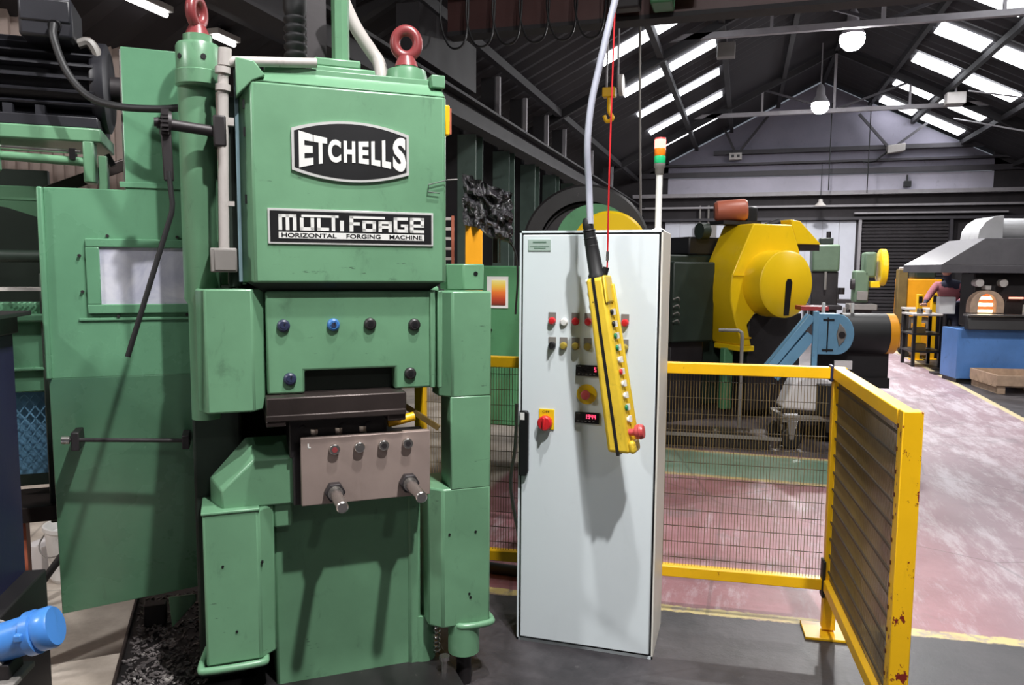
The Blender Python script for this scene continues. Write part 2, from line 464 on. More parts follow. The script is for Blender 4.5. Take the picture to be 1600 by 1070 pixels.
d = struct(B().build('door_1', M['shade_dark']) if False else BOX(3.14, 3.22, YW-.2, YW, 0, 3.12).build('door_1', M['steel_light']))
BOX(5.50, 5.58, YW-.2, YW, 0, 3.12).build('door_jamb', M['steel_frame'], d)
SL = B().prism([(0, 0), (-.05, .02), (-.05, .08), (0, .1)], 'x', 3.22, 5.5).mesh('slat')
SL.materials.append(M['shade_dark'])
for k in range(31):
    o = bpy.data.objects.new('slat', SL); COL.objects.link(o); o.parent = d; o.location = (0, YW-.03, k*.1)
# roof lights: one daylight sheet between each pair of purlins
k = 0
for yy in (12.8, 15.2, 17.4, 19.6, 21.9, 24.0):
    for segs in (((-2.35, -1.55), (-1.47, -.65)), ((3.5, 4.36), (4.5, 5.55))):
        for x0, x1 in segs:
            k += 1
            if yy == 24.0 and x0 < 0: continue
            hw = .36 if x0 > 0 else .24
            b = B().loft([(x0, yy-hw, roof_z(x0)-.03), (x1, yy-hw, roof_z(x1)-.03), (x1, yy+hw, roof_z(x1)-.03), (x0, yy+hw, roof_z(x0)-.03)],
                         [(x0, yy-hw, roof_z(x0)-.01), (x1, yy-hw, roof_z(x1)-.01), (x1, yy+hw, roof_z(x1)-.01), (x0, yy+hw, roof_z(x0)-.01)])
            struct(b.build('window_%d' % (k+10), M['sky_glow']))
# purlins
for i, x in enumerate((-4.4, -3.3, -1.51, -.5, .8, 2.0, 3.3, 4.43, 5.7, 7, 8.3)):
    z = roof_z(x)-.06
    struct(BOX(x-.05, x+.05, YB, YW, z-.12, z).build('trim_%d' % (i+20), M['roof_dark']))
# roof trusses
def truss(y, lab):
    t = thing('roof_truss', lab, 'truss', (2.0, y, 5.55), 0, 'roof trusses')
    hw = 6.6
    BOX(-hw, hw, -.05, .05, 0, .10).build('bottom_chord', M['steel_light'], t)
    for s in (-1, 1):
        B().bar((0, 0, 1.5), (s*hw, 0, 1.5-.5*hw), .1, .14).build('rafter', M['roof_dark'], t)
        B().bar((s*1.7, 0, .1), (s*1.7, 0, .6), .05).build('hanger', M['steel_light'], t)
        B().bar((s*.1, 0, .1), (s*1.7, 0, .65), .05).build('brace', M['steel_frame'], t)
    B().bar((0, 0, .1), (0, 0, 1.45), .06).build('king_post', M['steel_light'], t)
    return t
truss(7.2, 'grey roof truss nearest the camera overhead')
truss(13.9, 'grey roof truss crossing above the nearer hall lamp')
truss(21.0, 'grey roof truss just in front of the pale gable wall')
# raking struts and boxes on the gable
for (x0, z0, x1, z1, lab) in ((-.85, 6.15, -.35, 5.1, 'dark raking strut left above the twin socket box'), (.55, 6.2, -.3, 5.1, 'dark raking strut right above the twin socket box'),
                         (3.0, 6.1, 3.8, 5.15, 'dark raking strut left of the cream heater box'), (4.8, 5.8, 3.9, 5.1, 'dark raking strut right of the cream heater box')):
    tag(B().bar((x0, YW-.25, z0), (x1, YW-.25, z1), .07).build('roof_strut', M['steel_frame']), lab, 'strut', 'raking struts on the gable')
t = thing('socket_box', 'cream twin box at the foot of the raking struts on the gable', 'electrical box', (-.36, YW-.4, 4.92))
BOX(-.18, .18, 0, .2, 0, .2).build('housing', M['off_white'], t, .01)
for s in (-.08, .08): BOX(s-.04, s+.04, -.01, .01, .06, .14).build('vent', M['black'], t)
t = thing('heater_box', 'cream box hanging below the struts right on the gable', 'electrical box', (3.95, YW-.5, 4.94))
B().prism([(-.2, 0), (.25, .06), (.25, .27), (-.2, .22)], 'y', 0, .3).build('housing', M['off_white'], t, .01)
B().tube([(-.2, .1, .05), (-.5, .1, -.2), (-.8, .1, -.22)], .03, 6).build('pipe', M['black'], t)
t = thing('heater_box', 'pale box hung among the bright roof lights', 'electrical box', (4.55, 20.3, 5.5))
BOX(-.2, .2, 0, .3, 0, .26).build('housing', M['off_white'], t, .01); BOX(-.02, .02, .1, .14, .26, .6).build('hanger', M['steel_light'], t)
t = thing('heater_box', 'small grey box under the roof beside the long left roof lights', 'electrical box', (-.45, 14.9, 5.5))
BOX(-.16, .16, 0, .2, 0, .26).build('housing', M['grey_box'], t, .01); BOX(-.02, .02, .1, .14, .26, .5).build('hanger', M['steel_light'], t)
# high bay lamps
def lamp(loc, lab, watts, size=.16):
    t = thing('high_bay_lamp', lab, 'lamp', loc, 0, 'high bay lamps')
    B().lathe([(.04, .5), (.09, .42), (.10, .26), (.17, .14), (.20, .08), (.19, .08), (.16, .12), (.03, .2)], n=20).build('shade', M['steel_light'], t)
    B().lathe([(.02, -.17), (.11, -.145), (.18, -.07), (.20, .02), (.18, .09), (.02, .1)], n=18).build('lamp_glass', M['lamp_glow'], t)
    CYL((0, 0, .5), (0, 0, max(.55, roof_z(loc[0])-loc[2]-.1)), .015, n=6).build('hanger', M['steel_light'], t)
    ld = bpy.data.lights.new('lamp_light', 'AREA'); ld.shape = 'DISK'; ld.size = size; ld.energy = watts; ld.color = (1, .985, .97)
    lo = bpy.data.objects.new('lamp_light', ld); COL.objects.link(lo); lo.parent = t; lo.location = (0, 0, -.18)
    return t
lamp((.96, .71, 5.8), 'high bay lamp over the place in front of the green machine', W_MAIN)
lamp((-.15, 1.83, 5.5), 'high bay lamp above the grey control cabinet', W_SECOND)
lamp((1.60, 8.0, 5.45), 'high bay lamp over the aisle before the yellow guarded press', W_ROW, .3)
lamp((1.59, 14.24, 5.45), 'larger bright hall lamp on the nearer visible truss', W_FAR, .3)
lamp((1.57, 19.64, 5.45), 'smaller bright hall lamp on the farther truss', W_FAR, .3)
lamp((3.6, -2.5, 5.3), 'unseen fill lamp added behind the camera on the right', W_FILL, .3)  # no known source; added as fill from behind the camera
lamp((-3.4, -.2, 3.85), 'unseen fill lamp added over the navy stand on the left', W_FILL*2.0, .3)  # added fill for the left panels and the cabinet front
lamp((4.9, 9.6, 4.9), 'unseen fill lamp added over the furnace bay', W_FILL*4, .3)  # added to brighten the blue furnace base

for y0_, y1_, lab in ((5.1, 5.58, 'bright strip light under the left eaves left of the nearer eye bolt'), (6.15, 6.48, 'short strip light under the left eaves right of the nearer eye bolt')):
    t = thing('strip_light', lab, 'lamp', (-4.72, y0_, 3.70), 0, 'strip lights under the left eaves')
    BOX(-.06, .06, 0, y1_-y0_, .05, .10).build('batten', M['white'], t, .004)
    CYL((0, .02, .03), (0, y1_-y0_-.02, .03), .022, n=10).build('tube', M['tube_glow'], t)
    CYL((0, .1, .10), (0, .1, .16), .008, n=6).build('hanger', M['steel_frame'], t)
# crane runway on the left with columns
t = thing('crane_runway', 'dark crane runway girder running along the left side', 'girder', (-3.14, 0, 3.27))
y0_, y1_ = 1.0, YW-.35
BOX(-.12, .12, y0_, y1_, 0, .025).build('bottom_flange', M['roof_dark'], t)
BOX(-.02, .02, y0_, y1_, .025, .26).build('web', M['roof_dark'], t)
BOX(-.13, .13, y0_, y1_, .26, .29).build('top_flange', M['roof_dark'], t)
BOX(-.03, .03, y0_, y1_, .29, .34).build('rail', M['steel_light'], t)
for k, y in enumerate((6.4, 9.2, 10.6, 12.0, 13.4, 14.8, 17.6, 20.4)):
    t = thing('wall_column', 'green steel column under the crane runway, %s from the camera' % 'first second third fourth fifth sixth seventh eighth'.split()[k], 'column', (-3.32, y, 0), 0, 'columns under the runway')
    for a in (-.14, .12): BOX(-.12, .12, a, a+.02, 0, 3.27).build('flange', M['col_green'], t)
    BOX(-.01, .01, -.12, .12, 0, 3.27).build('web', M['col_green'], t)
    BOX(-.32, -.12, -.08, .08, 0, 4.3).build('rear_mast', M['roof_dark'], t)
    if y > 9: BOX(-.12, -.06, -.03, .03, 3.62, 4.32).build('lit_flange_edge', M['steel_light'], t)  # pale strip paints in the light that the flange edges catch
# overhead crane girder, hoist, festoon
t = thing('overhead_crane', 'maroon overhead crane girder high across the hall', 'crane', (0, 7.70, 4.0))
BOX(-3.0, 7.0, -.08, .08, .04, .42).build('girder', M['maroon'], t)
BOX(-3.0, 7.0, -.11, .11, 0, .04).build('bottom_flange', M['roof_dark'], t)
for x in (-3.24, 7.0): BOX(x, x+.24, -.8, .8, -.38, .12).build('end_carriage', M['roof_dark'], t)
t = thing('crane_hoist', 'green hoist trolley hanging under the maroon girder', 'hoist', (-.80, 7.40, 4.03))
BOX(-.10, .10, -.15, .15, 0, .30).build('body', M['crane_green'], t, .02)
CYL((.10, 0, .17), (.3, 0, .17), .08).build('motor', M['crane_green'], t)
BOX(-.5, -.2, -.08, .08, .0, .25).build('gearbox', M['dark_iron'], t, .02)
FE = thing('festoon_cable', 'row of dark festoon cable loops under the roof', 'cable', (-2.95, 7.3, 3.98))
BOX(-.1, 1.7, -.02, .02, .42, .47).build('track', M['roof_dark'], FE)
for k in range(6):
    x = .02+.27*k
    B().tube([(x, 0, .44), (x-.02, 0, .1), (x+.05, 0, -.14), (x+.14, 0, -.2), (x+.23, 0, -.14), (x+.27, 0, .1), (x+.27, 0, .44)], .010, 6, 6).build('loop', M['black'], FE)
# chain hoist hook (yellow)
t = thing('crane_hook', 'yellow crane hook block hanging left of the roof lights', 'hook', (-1.42, 8.4, 3.35))
BOX(-.10, .04, -.05, .05, .12, .22).build('block', M['yellow'], t, .01)
B().lathe([(.02, -.03), (.11, -.02), (.11, .02), (.02, .03)], (.1, 0, .24), (1, 0, .0)).build('sheave', M['off_white'], t)
B().tube([(-.03, 0, .12), (-.03, 0, -.02), (.01, 0, -.1), (-.05, 0, -.13), (-.08, 0, -.07)], .022, 8, 5).build('hook', M['yellow'], t)
CYL((-.06, 0, .22), (-.06, 0, 1.5), .012, n=6).build('wire_rope', M['steel_light'], t)
CYL((.06, 0, .22), (.06, 0, 1.5), .012, n=6).build('wire_rope', M['steel_light'], t)
tag(B().tube([(-1.09, 8.1, 5.6), (-1.10, 8.1, 4.5), (-1.08, 8.1, 3.3), (-1.04, 8.1, 2.0)], .013, 6, 6).build('drop_cable', M['grey_box']), 'thin grey cable dropping from the roof beside the flywheel', 'cable')
for k, (x, z0, lab) in enumerate(((3.2, 3.8, 'thin black rod hanging from the roof at the right of the gable'), (2.2, 3.9, 'thin black rod hanging over the drill press'))):
    tag(CYL((x, 23.6, z0), (x, 23.6, 6.3), .015, n=6).build('hanging_rod', M['black']), lab, 'rod')
for k, (p, q, lab) in enumerate((((6.6, 17, 4.6), (4.6, 19.5, 5.6), 'thin bracing rod crossing the nearest right roof lights'), ((6.9, 19, 4.3), (4.9, 22, 5.45), 'thin bracing rod crossing the farther right roof lights'))):
    tag(CYL(p, q, .02, n=6).build('bracing_rod', M['steel_light']), lab, 'rod')

# ------------------------------------------------------------------ lettering
def text_mesh(txt, bold=.0, ext=.0015):
    cu = bpy.data.curves.new('lettering', 'FONT'); cu.body = txt; cu.extrude = ext; cu.offset = bold; cu.resolution_u = 4
    ob = bpy.data.objects.new('lettering', cu); COL.objects.link(ob)
    bpy.context.view_layer.update()
    me = bpy.data.meshes.new_from_object(ob)
    vs = [tuple(v.co) for v in me.vertices]; fs = [tuple(p.vertices) for p in me.polygons]
    bpy.data.objects.remove(ob); bpy.data.curves.remove(cu); bpy.data.meshes.remove(me)
    return vs, fs
def put_text(b, txt, x0, x1, z0, z1, v, bold=.02, ext=.0012, bow=None):
    """fit txt into the rectangle x0..x1, z0..z1 on the plane y = v, facing -y"""
    vs, fs = text_mesh(txt, bold, .05)
    ax = min(p[0] for p in vs); bx = max(p[0] for p in vs); az = min(p[1] for p in vs); bz = max(p[1] for p in vs)
    out = []
    for p in vs:
        x = x0+(p[0]-ax)/(bx-ax)*(x1-x0); q = (p[1]-az)/(bz-az)
        lo, hi = (z0, z1) if bow is None else bow(x)
        out.append((x, v+(-ext if p[2] > 0 else 0), lo+q*(hi-lo)))
    b.add(out, fs)
    return b

# ================================================================== THE FORGING MACHINE
FM = thing('forging_machine', 'large green forging machine with black nameplates filling the left foreground', 'machine', (-.91, 2.759, 0), R(37.1))
gm = M['green']
# bed and body
BOX(-.80, -.262, .12, .95, .05, .80).build('bed', gm, FM, .012)
BOX(-.98, -.30, .95, 1.55, .05, 2.1).build('rear_body', gm, FM, .015)
BOX(-1.066, -.90, .20, .95, .10, 1.55).build('side_frame', M['green_dark'], FM, .01)  # dark colour paints in the shade beside the left housings
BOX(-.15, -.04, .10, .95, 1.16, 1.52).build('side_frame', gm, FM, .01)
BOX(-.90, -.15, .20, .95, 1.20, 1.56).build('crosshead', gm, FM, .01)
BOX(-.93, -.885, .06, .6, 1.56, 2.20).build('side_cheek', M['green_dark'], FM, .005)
CYL((-.235, .15, .05), (-.235, .15, .26), .05, n=20).build('bed_post', gm, FM)
BOX(-.30, -.25, .11, .2, .05, .80).build('bed_edge', gm, FM, .012)
# saddle under the die plate, bevelled block
b = B().loft([(-.972, .03, .79), (-.972, .03, .857), (-.862, .03, .96), (-.705, .03, .957), (-.705, .03, .79)],
             [(-1.012, .15, .79), (-1.012, .15, .88), (-.888, .15, 1.018), (-.705, .15, 1.018), (-.705, .15, .79)])
b.build('saddle_block', gm, FM, .006)
BOX(-.88, -.31, .13, .9, .78, .98).build('saddle', M['green_dark'], FM, .01)
BOX(-.80, -.735, .05, .12, .70, .80).build('saddle_foot', gm, FM, .008)
# lower corner boxes (tie rod housings)
def cbox(u0, u1, v0, v1, z0, z1, cl=0., cr=0., cv=.05):
    return B().prism([(u0, v1), (u0, v0+(cv if cl else 0))] + ([(u0+cl, v0)] if cl else []) + [(u1-cr, v0)] + ([(u1, v0+cv)] if cr else []) + [(u1, v1)], 'z', z0, z1)
def lips(o, u0, u1, v0, v1, z):
    B().tube([(u0+.02, v1, z), (u0, v0+.03, z), (u0+.025, v0, z), (u1-.025, v0, z), (u1, v0+.03, z), (u1-.005, v1, z)], .013, 10, 4).build('weld_lip', gm, o)
ll = cbox(-1.036, -.80, 0, .3, .245, .79, 0, .055).build('corner_housing', gm, FM, .008)
lips(ll, -1.055, -.84, -.012, .16, .238)
BOX(-1.04, -.85, -.004, .3, .785, .795).build('top_plate', gm, ll, .003)
for u, z in ((-.975, .60), (-.935, .36), (-.845, .60)): CYL((u, -.003, z), (u, .01, z), .0045, n=10).build('tapped_hole', M['black'], ll)
lr = cbox(-.236, 0, 0, .25, .248, .797, .045, 0).build('corner_housing', gm, FM, .008)
lips(lr, -.13, .012, -.012, .12, .25)
CYL((-.095, .04, .13), (-.095, .04, .25), .062, n=28).build('tie_rod_end', gm, lr)
for u, z in ((-.165, .62), (-.06, .62), (-.085, .375), (-.08, .36)): CYL((u, -.003, z), (u, .01, z), .0045, n=10).build('tapped_hole', M['black'], lr)
CYL((-.095, .04, -.0), (-.095, .04, .13), .03, n=16).build('foot_rod', M['dark_iron'], FM)
# slim column and upper guards
BOX(-.160, 0, .0, .14, .79, 1.15).build('column', gm, FM, .006)
cbox(-.196, 0, 0, .14, 1.147, 1.545, .043, 0).build('upper_housing', gm, FM, .006)
cbox(-.12, .02, .15, .30, 1.545, 1.648, .055, 0).build('column_cap', gm, FM, .005)
CYL((-.015, .148, 1.61), (-.015, .16, 1.61), .009, n=12).build('tapped_hole', M['black'], FM)
cbox(-1.036, -.818, -.02, .14, 1.138, 1.556, .028, .04).build('upper_housing', gm, FM, .006)
# ram plate with the tool recess
b = B().prism([(-.815, 1.19), (-.689, 1.19), (-.689, 1.27), (-.370, 1.27), (-.370, 1.19), (-.215, 1.19), (-.215, 1.548), (-.815, 1.548)], 'y', 0, .2)
ram = b.build('ram_plate', gm, FM, .008)
for k in range(2): BOX(-.240+.026*k, -.222+.026*k, -.012-.008*k, .2, 1.19, 1.548).build('gib_strip', gm, ram, .004)
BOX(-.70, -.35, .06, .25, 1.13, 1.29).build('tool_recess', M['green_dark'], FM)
HB = B().lathe([(.0, -.016), (.015, -.016), (.021, -.011), (.0225, 0), (.0225, .01)], d=(0, 1, 0), n=18)
HX = B().cyl((0, -.0175, 0), (0, -.0155, 0), .010, n=6)
for (u, z, mt, lb) in ((-.757, 1.429, 'navy_bolt', 'half blue bolt'), (-.588, 1.430, 'blue_bolt', 'bright blue bolt'), (-.459, 1.430, 'black_steel', None), (-.298, 1.425, 'black_steel', None),
                   (-.739, 1.243, 'navy_bolt', 'dark blue bolt'), (-.314, 1.246, 'black_steel', None)):
    o = HB.build('bolt', M[mt], ram); o.location = (u, 0, z)
    if lb: o['label'] = lb
    h = HX.build('hex_socket', M['black'] if mt == 'black_steel' else M['navy_bolt'], o)
# dies
BOX(-.822, -.342, -.065, .25, 1.125, 1.189).build('upper_die', M['brown_steel'], FM, .006)
BOX(-.824, -.345, -.075, .25, 1.108, 1.130).build('upper_die_lip', M['brown_steel'], FM, .004)
BOX(-.824, -.76, -.07, .1, 1.09, 1.11).build('upper_die_lug', M['brown_steel'], FM, .004)
BOX(-.41, -.345, -.065, .1, 1.086, 1.11).build('upper_die_lug', M['brown_steel'], FM, .004)
ld = BOX(-.745, -.40, .0, .28, .96, 1.100).build('lower_die', M['black_steel'], FM, .005)
for u in (-.70, -.56, -.47): CYL((u, -.004, 1.065), (u, .01, 1.065), .012, n=10).build('socket_screw', M['black'], ld)
BOX(-.735, -.245, -.0, .13, .79, 1.02).build('die_holder', M['black_steel'], FM, .004)
# clamp plate with screws, nuts and pins
pl = BOX(-.711, -.252, -.05, -.018, .80, 1.04).build('clamp_plate', M['die_plate'], FM, .003)
for i, (u, z) in enumerate(((-.598, .997), (-.511, .998), (-.425, .999), (-.338, 1.0))):
    o = CYL((0, -.02, 0), (0, 0, 0), .0185, n=18).build('cap_screw', M['bright_steel'], pl, .002); o.location = (u, -.05, z)
    c = CYL((0, -.0215, 0), (0, -.018, 0), .0105, n=6).build('hex_socket', M['red_eye'] if i == 0 else (M['bright_steel'] if i == 1 else M['dark_iron']), o)
for u in (-.66, -.575, -.49): CYL((u, .0, 1.035), (u, .0, 1.062), .014, n=6).build('set_screw', M['bright_steel'], pl)
for u, z in ((-.60, .847), (-.335, .855)):
    nt = CYL((u, -.085, z), (u, -.05, z), .036, n=6).build('hex_nut', M['dark_iron'], pl, .003)
    CYL((u, -.092, z), (u, -.05, z), .026, n=20).build('washer', M['bright_steel'], nt)
    B().lathe([(.0, -.20), (.016, -.20), (.020, -.196), (.020, 0)], (u, -.06, z), (0, 1, 0), n=20).build('pin', M['bright_steel'], pl)
b = B(); b.box(-.688, -.684, -.0508, -.05, 1.005, 1.021); b.box(-.688, -.678, -.0508, -.05, 1.005, 1.009); b.build('stamped_mark', M['white'], pl)
B().tube([(-.395, .02, 1.063), (-.35, .02, 1.07), (-.295, .02, 1.082)], .017, 10).build('yellow_hose_stub', M['yellow'], FM)
B().bar((-.33, .1, 1.12), (-.2, .02, 1.03), .012, .02).build('brass_strip', M['yellow_wire'], FM)
# upper cover with nameplates
cv = B().prism([(-.888, .03), (-.846, -.04), (-.195, -.04), (-.185, -.03), (-.185, .62), (-.888, .62)], 'z', 1.578, 2.235)
cv.loft([(-.888, .03, 2.235), (-.846, -.04, 2.235), (-.195, -.04, 2.235), (-.185, -.03, 2.235), (-.185, .62, 2.235), (-.888, .62, 2.235)],
        [(-.878, .05, 2.285), (-.836, .02, 2.285), (-.195, .02, 2.285), (-.19, .03, 2.285), (-.19, .6, 2.285), (-.878, .6, 2.285)])
cover = cv.build('cover', gm, FM, .008)
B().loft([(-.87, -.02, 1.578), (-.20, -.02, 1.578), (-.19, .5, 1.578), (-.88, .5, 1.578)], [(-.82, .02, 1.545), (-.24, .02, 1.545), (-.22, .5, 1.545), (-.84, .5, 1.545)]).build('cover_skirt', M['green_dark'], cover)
B().prism([(-.892, 2.18), (-.84, 2.235), (-.80, 2.255), (-.835, 2.30), (-.892, 2.305)], 'y', -.043, .02).build('corner_ear', gm, cover, .004)
BOX(-.235, -.185, -.02, .06, 2.27, 2.315).build('corner_ear', gm, cover, .004)
BOX(-.896, -.885, .02, .06, 1.58, 2.28).build('edge_strip', M['edge_tint'], cover)
BOX(-.80, -.20, .02, .05, 2.28, 2.305).build('top_rail', gm, cover, .004)
o = BOX(-.19, -.172, -.035, .01, 2.105, 2.21).build('latch', M['yellow'], cover, .004); BOX(-.172, -.165, -.03, .005, 2.11, 2.20).build('latch_backing', M['brown_motor'], o)
B().tube([(-.185, -.05, 1.945), (-.255, -.05, 1.925), (-.257, -.05, 1.90), (-.215, -.05, 1.897)], .0022, 6).build('wire_hook', M['green_dark'], cover)
B().tube([(-.185, -.05, 1.945), (-.15, -.055, 1.948)], .0022, 6).build('wire_tail', M['grey_box'], cover)
for z in (2.15, 2.06, 1.84): BOX(-.872, -.864, -.008, .002, z, z+.03).build('hinge_slot', M['black'], cover)
# oval nameplate
def arc_poly(grow):
    pts = []
    x0, x1 = -.722-grow, -.325+grow
    n = 16
    for i in range(n+1):
        t = i/n; x = x0+(x1-x0)*t; pts.append((x, 2.092+grow+.033*(1-(2*t-1)**2)))
    for i in range(n+1):
        t = 1-i/n; x = x0+(x1-x0)*t; pts.append((x, 1.955-grow-.033*(1-(2*t-1)**2)))
    return pts
npl = B().prism(arc_poly(0.0), 'y', -.048, -.039).build('nameplate', M['silver'], FM)
B().prism(arc_poly(-.0085), 'y', -.0485, -.046).build('black_field', M['black'], npl)
b = B()
word = 'ETCHELLS'; wd = [.050, .047, .043, .040, .033, .033, .033, .047]
sp_ = [(-.699, -.652), (-.650, -.606), (-.603, -.560), (-.551, -.512), (-.501, -.466), (-.457, -.426), (-.420, -.389), (-.382, -.336)]
for ch, (x, x1_) in zip(word, sp_):
    def bow(xx):
        t = (xx+.5235)/.18; h = .036+.026*t*t
        return 2.0235-h, 2.0235+h
    put_text(b, ch, x, x1_, 0, 1, -.0485, .045, .002, bow)
b.build('lettering', M['white'], npl)
# rectangular nameplate
mp = BOX(-.803, -.237, -.045, -.039, 1.708, 1.826).build('nameplate', M['silver'], FM, .001)
BOX(-.796, -.244, -.0462, -.044, 1.7155, 1.8185).build('black_field', M['black'], mp)
LET = {  # strokes on a 5 x 5 grid: x0, x1, y0, y1
 'M': [(0,1,0,5),(0,5,4,5),(2,3,0,5),(4,5,0,5)], 'U': [(0,1,0,4),(3,4,0,4),(0,4,0,1)], 'L': [(0,1,0,4),(0,3.4,0,1)],
 'T': [(1,2,0,5),(-8,3.4,4.2,5)], 'I': [(0,1.1,0,3.4)], 'F': [(0,1.1,0,5),(0,10.5,4.2,5),(0,3,2,3)], 'O': [(0,1,0,3.6),(3,4,0,3.6),(0,4,0,1),(0,4,2.7,3.6)],
 'R': [(0,1,0,3.6),(3,4,0,1.4),(3,4,2,3.6),(0,4,2.7,3.6),(0,4,1.2,2.1)], 'G': [(0,1.1,0,5),(0,4.4,4,5),(0,4.4,0,1),(3.3,4.4,0,2.6),(2.2,4.4,1.8,2.7)],
 'E': [(0,1.1,0,5),(0,4.4,4,5),(3.3,4.4,2,5),(0,4.4,1.8,2.8),(0,4.4,0,1)]}
LET['T'] = [(1,2,0,5),(-7.6,3.0,4.25,5)]
b = B(); x = 0
lay = [('M', 0), ('U', 6), ('L', 10.8), ('T', 14), ('I', 17.4), ('F', 20.2), ('O', 24.0), ('R', 28.8), ('G', 33.4), ('E', 38.4)]
sx = .498/42.8; sz = .0105
for ch, x in lay:
    for a0, a1, c0, c1 in LET[ch]:
        b.box(-.769+(x+a0)*sx, -.769+(x+a1)*sx, -.0478, -.046, 1.7545+c0*sz, 1.7545+c1*sz)
b.build('lettering', M['white'], mp)
wb = BOX(-.769, -.271, -.0475, -.046, 1.727, 1.7485).build('white_strip', M['white'], mp)
for tx_, a_, b_ in (('HORIZONTAL', -.760, -.578), ('FORGING', -.545, -.427), ('MACHINE', -.396, -.279)):
    put_text(B(), tx_, a_, b_, 1.7305, 1.7455, -.0475, .02, .0008).build('small_lettering', M['black'], mp)
# left tie column with collar and eye bolt
B().lathe([(.048, 1.10), (.048, 1.50), (.060, 1.52), (.060, 2.25)], (-1.015, .12, 0), n=28).build('tie_column', gm, FM)
tc = B().lathe([(.066, 2.225), (.074, 2.232), (.074, 2.275), (.0705, 2.278), (.0705, 2.355), (.065, 2.366), (.046, 2.368), (.046, 2.395), (.02, 2.396)], (-1.006, .10, 0), n=32).build('tie_nut', gm, FM)
for a in (-.9, .25): CYL((-1.006+.069*math.sin(a), .10-.069*math.cos(a), 2.315), (-1.006+.073*math.sin(a), .10-.073*math.cos(a), 2.315), .009, n=12).build('spanner_hole', M['black'], tc)
def eyebolt(u, v, z, rz, s=1.0):
    e = B().lathe([(.042*s, 0), (.036*s, .018*s), (.028*s, .035*s)], (0, 0, 0), n=20)
    o = e.build('eye_bolt', M['red_eye'], FM); o.location = (u, v, z); o.rotation_euler = (0, 0, rz)
    B().torus((0, 0, .082*s), (0, 1, 0), .040*s, .0185*s, sz=1.12).build('eye', M['red_eye'], o)
    return o
eyebolt(-1.006, .10, 2.393, R(62), .95)
eyebolt(-.243, .35, 2.425, R(-15), 1.12)
B().lathe([(.082, 2.28), (.082, 2.385), (.076, 2.41), (.045, 2.415), (.045, 2.428), (.02, 2.43)], (-.243, .35, 0), n=30).build('tie_nut', gm, FM)
# square post with foot on top
BOX(-.64, -.42, .06, .17, 2.285, 2.33).build('post_foot', gm, FM, .006)
BOX(-.63, -.47, .07, .16, 2.33, 2.36).build('post_foot', gm, FM, .006)
CYL((-.534, .11, 2.35), (-.534, .11, 2.95), .031, n=8).build('square_post', gm, FM)
# ribbed black hose, white bent pipe, cream conduit
b = B(); z = 2.28
prof = []
while z < 2.6:
    prof += [(.038, z), (.045, z+.009), (.045, z+.02), (.038, z+.028)]; z += .034
prof += [(.040, z), (.046, z+.02), (.046, 3.0)]
b.lathe(prof, (-.655, .5, 0), n=20).build('ribbed_hose', M['rubber'], FM)
BOX(-.60, -.52, .62, .7, 2.2, 3.0).build('rear_mast', M['dark_iron'], FM)
B().tube([(-.50, .46, 2.75), (-.43, .46, 2.60), (-.36, .46, 2.50), (-.335, .45, 2.46), (-.33, .42, 2.40), (-.335, .40, 2.28)], .027, 12, 6).build('bent_pipe', M['off_white'], FM)
c = B().tube([(-.942, -.01, 1.68), (-.936, -.01, 2.0), (-.930, -.01, 2.24), (-.922, -.01, 2.285), (-.895, -.01, 2.298), (-.63, .02, 2.325)], .0168, 12).build('conduit', M['off_white'], FM)
for z in (2.20, 2.255): CYL((-.931, -.01, z), (-.93, -.01, z+.02), .0245, n=14).build('coupling', M['off_white'], c)
BOX(-.925, -.90, -.02, .0, 2.09, 2.115).build('clip', M['off_white'], c); BOX(-.93, -.905, -.02, .0, 1.83, 1.845).build('clip', M['off_white'], c)
CYL((-.925, -.01, 2.28), (-.922, -.01, 2.335), .022, n=10).build('elbow', M['off_white'], c)
jb = BOX(-.985, -.902, -.03, .05, 1.612, 1.692).build('junction_box', M['grey_box'], FM, .004)
BOX(-.972, -.905, -.034, -.028, 1.618, 1.686).build('lid', M['grey_box'], jb, .002)
# lever on its cross shaft
CYL((-1.13, -.03, 2.082), (-.955, -.0, 2.07), .0175, n=14).build('cross_shaft', M['dark_iron'], FM)
BOX(-.965, -.925, -.03, .05, 2.02, 2.12).build('shaft_bearing', M['dark_iron'], FM, .006)
lv = B()
lv.cyl((-1.118, -.033, 2.082), (-1.092, -.028, 2.08), .040, n=20)
for i in range(20):
    a = 2*PI*i/20
    lv.box(-1.116, -1.094, -.0325+.041*math.cos(a)-.004, -.0325+.041*math.cos(a)+.004, 2.081+.041*math.sin(a)-.004, 2.081+.041*math.sin(a)+.004)
lever = lv.build('lever_ratchet', M['dark_iron'], FM)
B().bar((-1.105, -.035, 2.08), (-1.10, -.04, 1.90), .022, .03).build('lever_arm', M['dark_iron'], lever, .004)
B().tube([(-1.10, -.045, 1.93), (-1.092, -.05, 1.83), (-1.095, -.05, 1.80), (-1.237, -.06, 1.344)], .0085, 10).build('lever_rod', M['rubber'], lever)
CYL((-1.138, -.034, 2.083), (-1.118, -.033, 2.083), .014, n=10).build('shaft_nut', M['dark_iron'], lever)
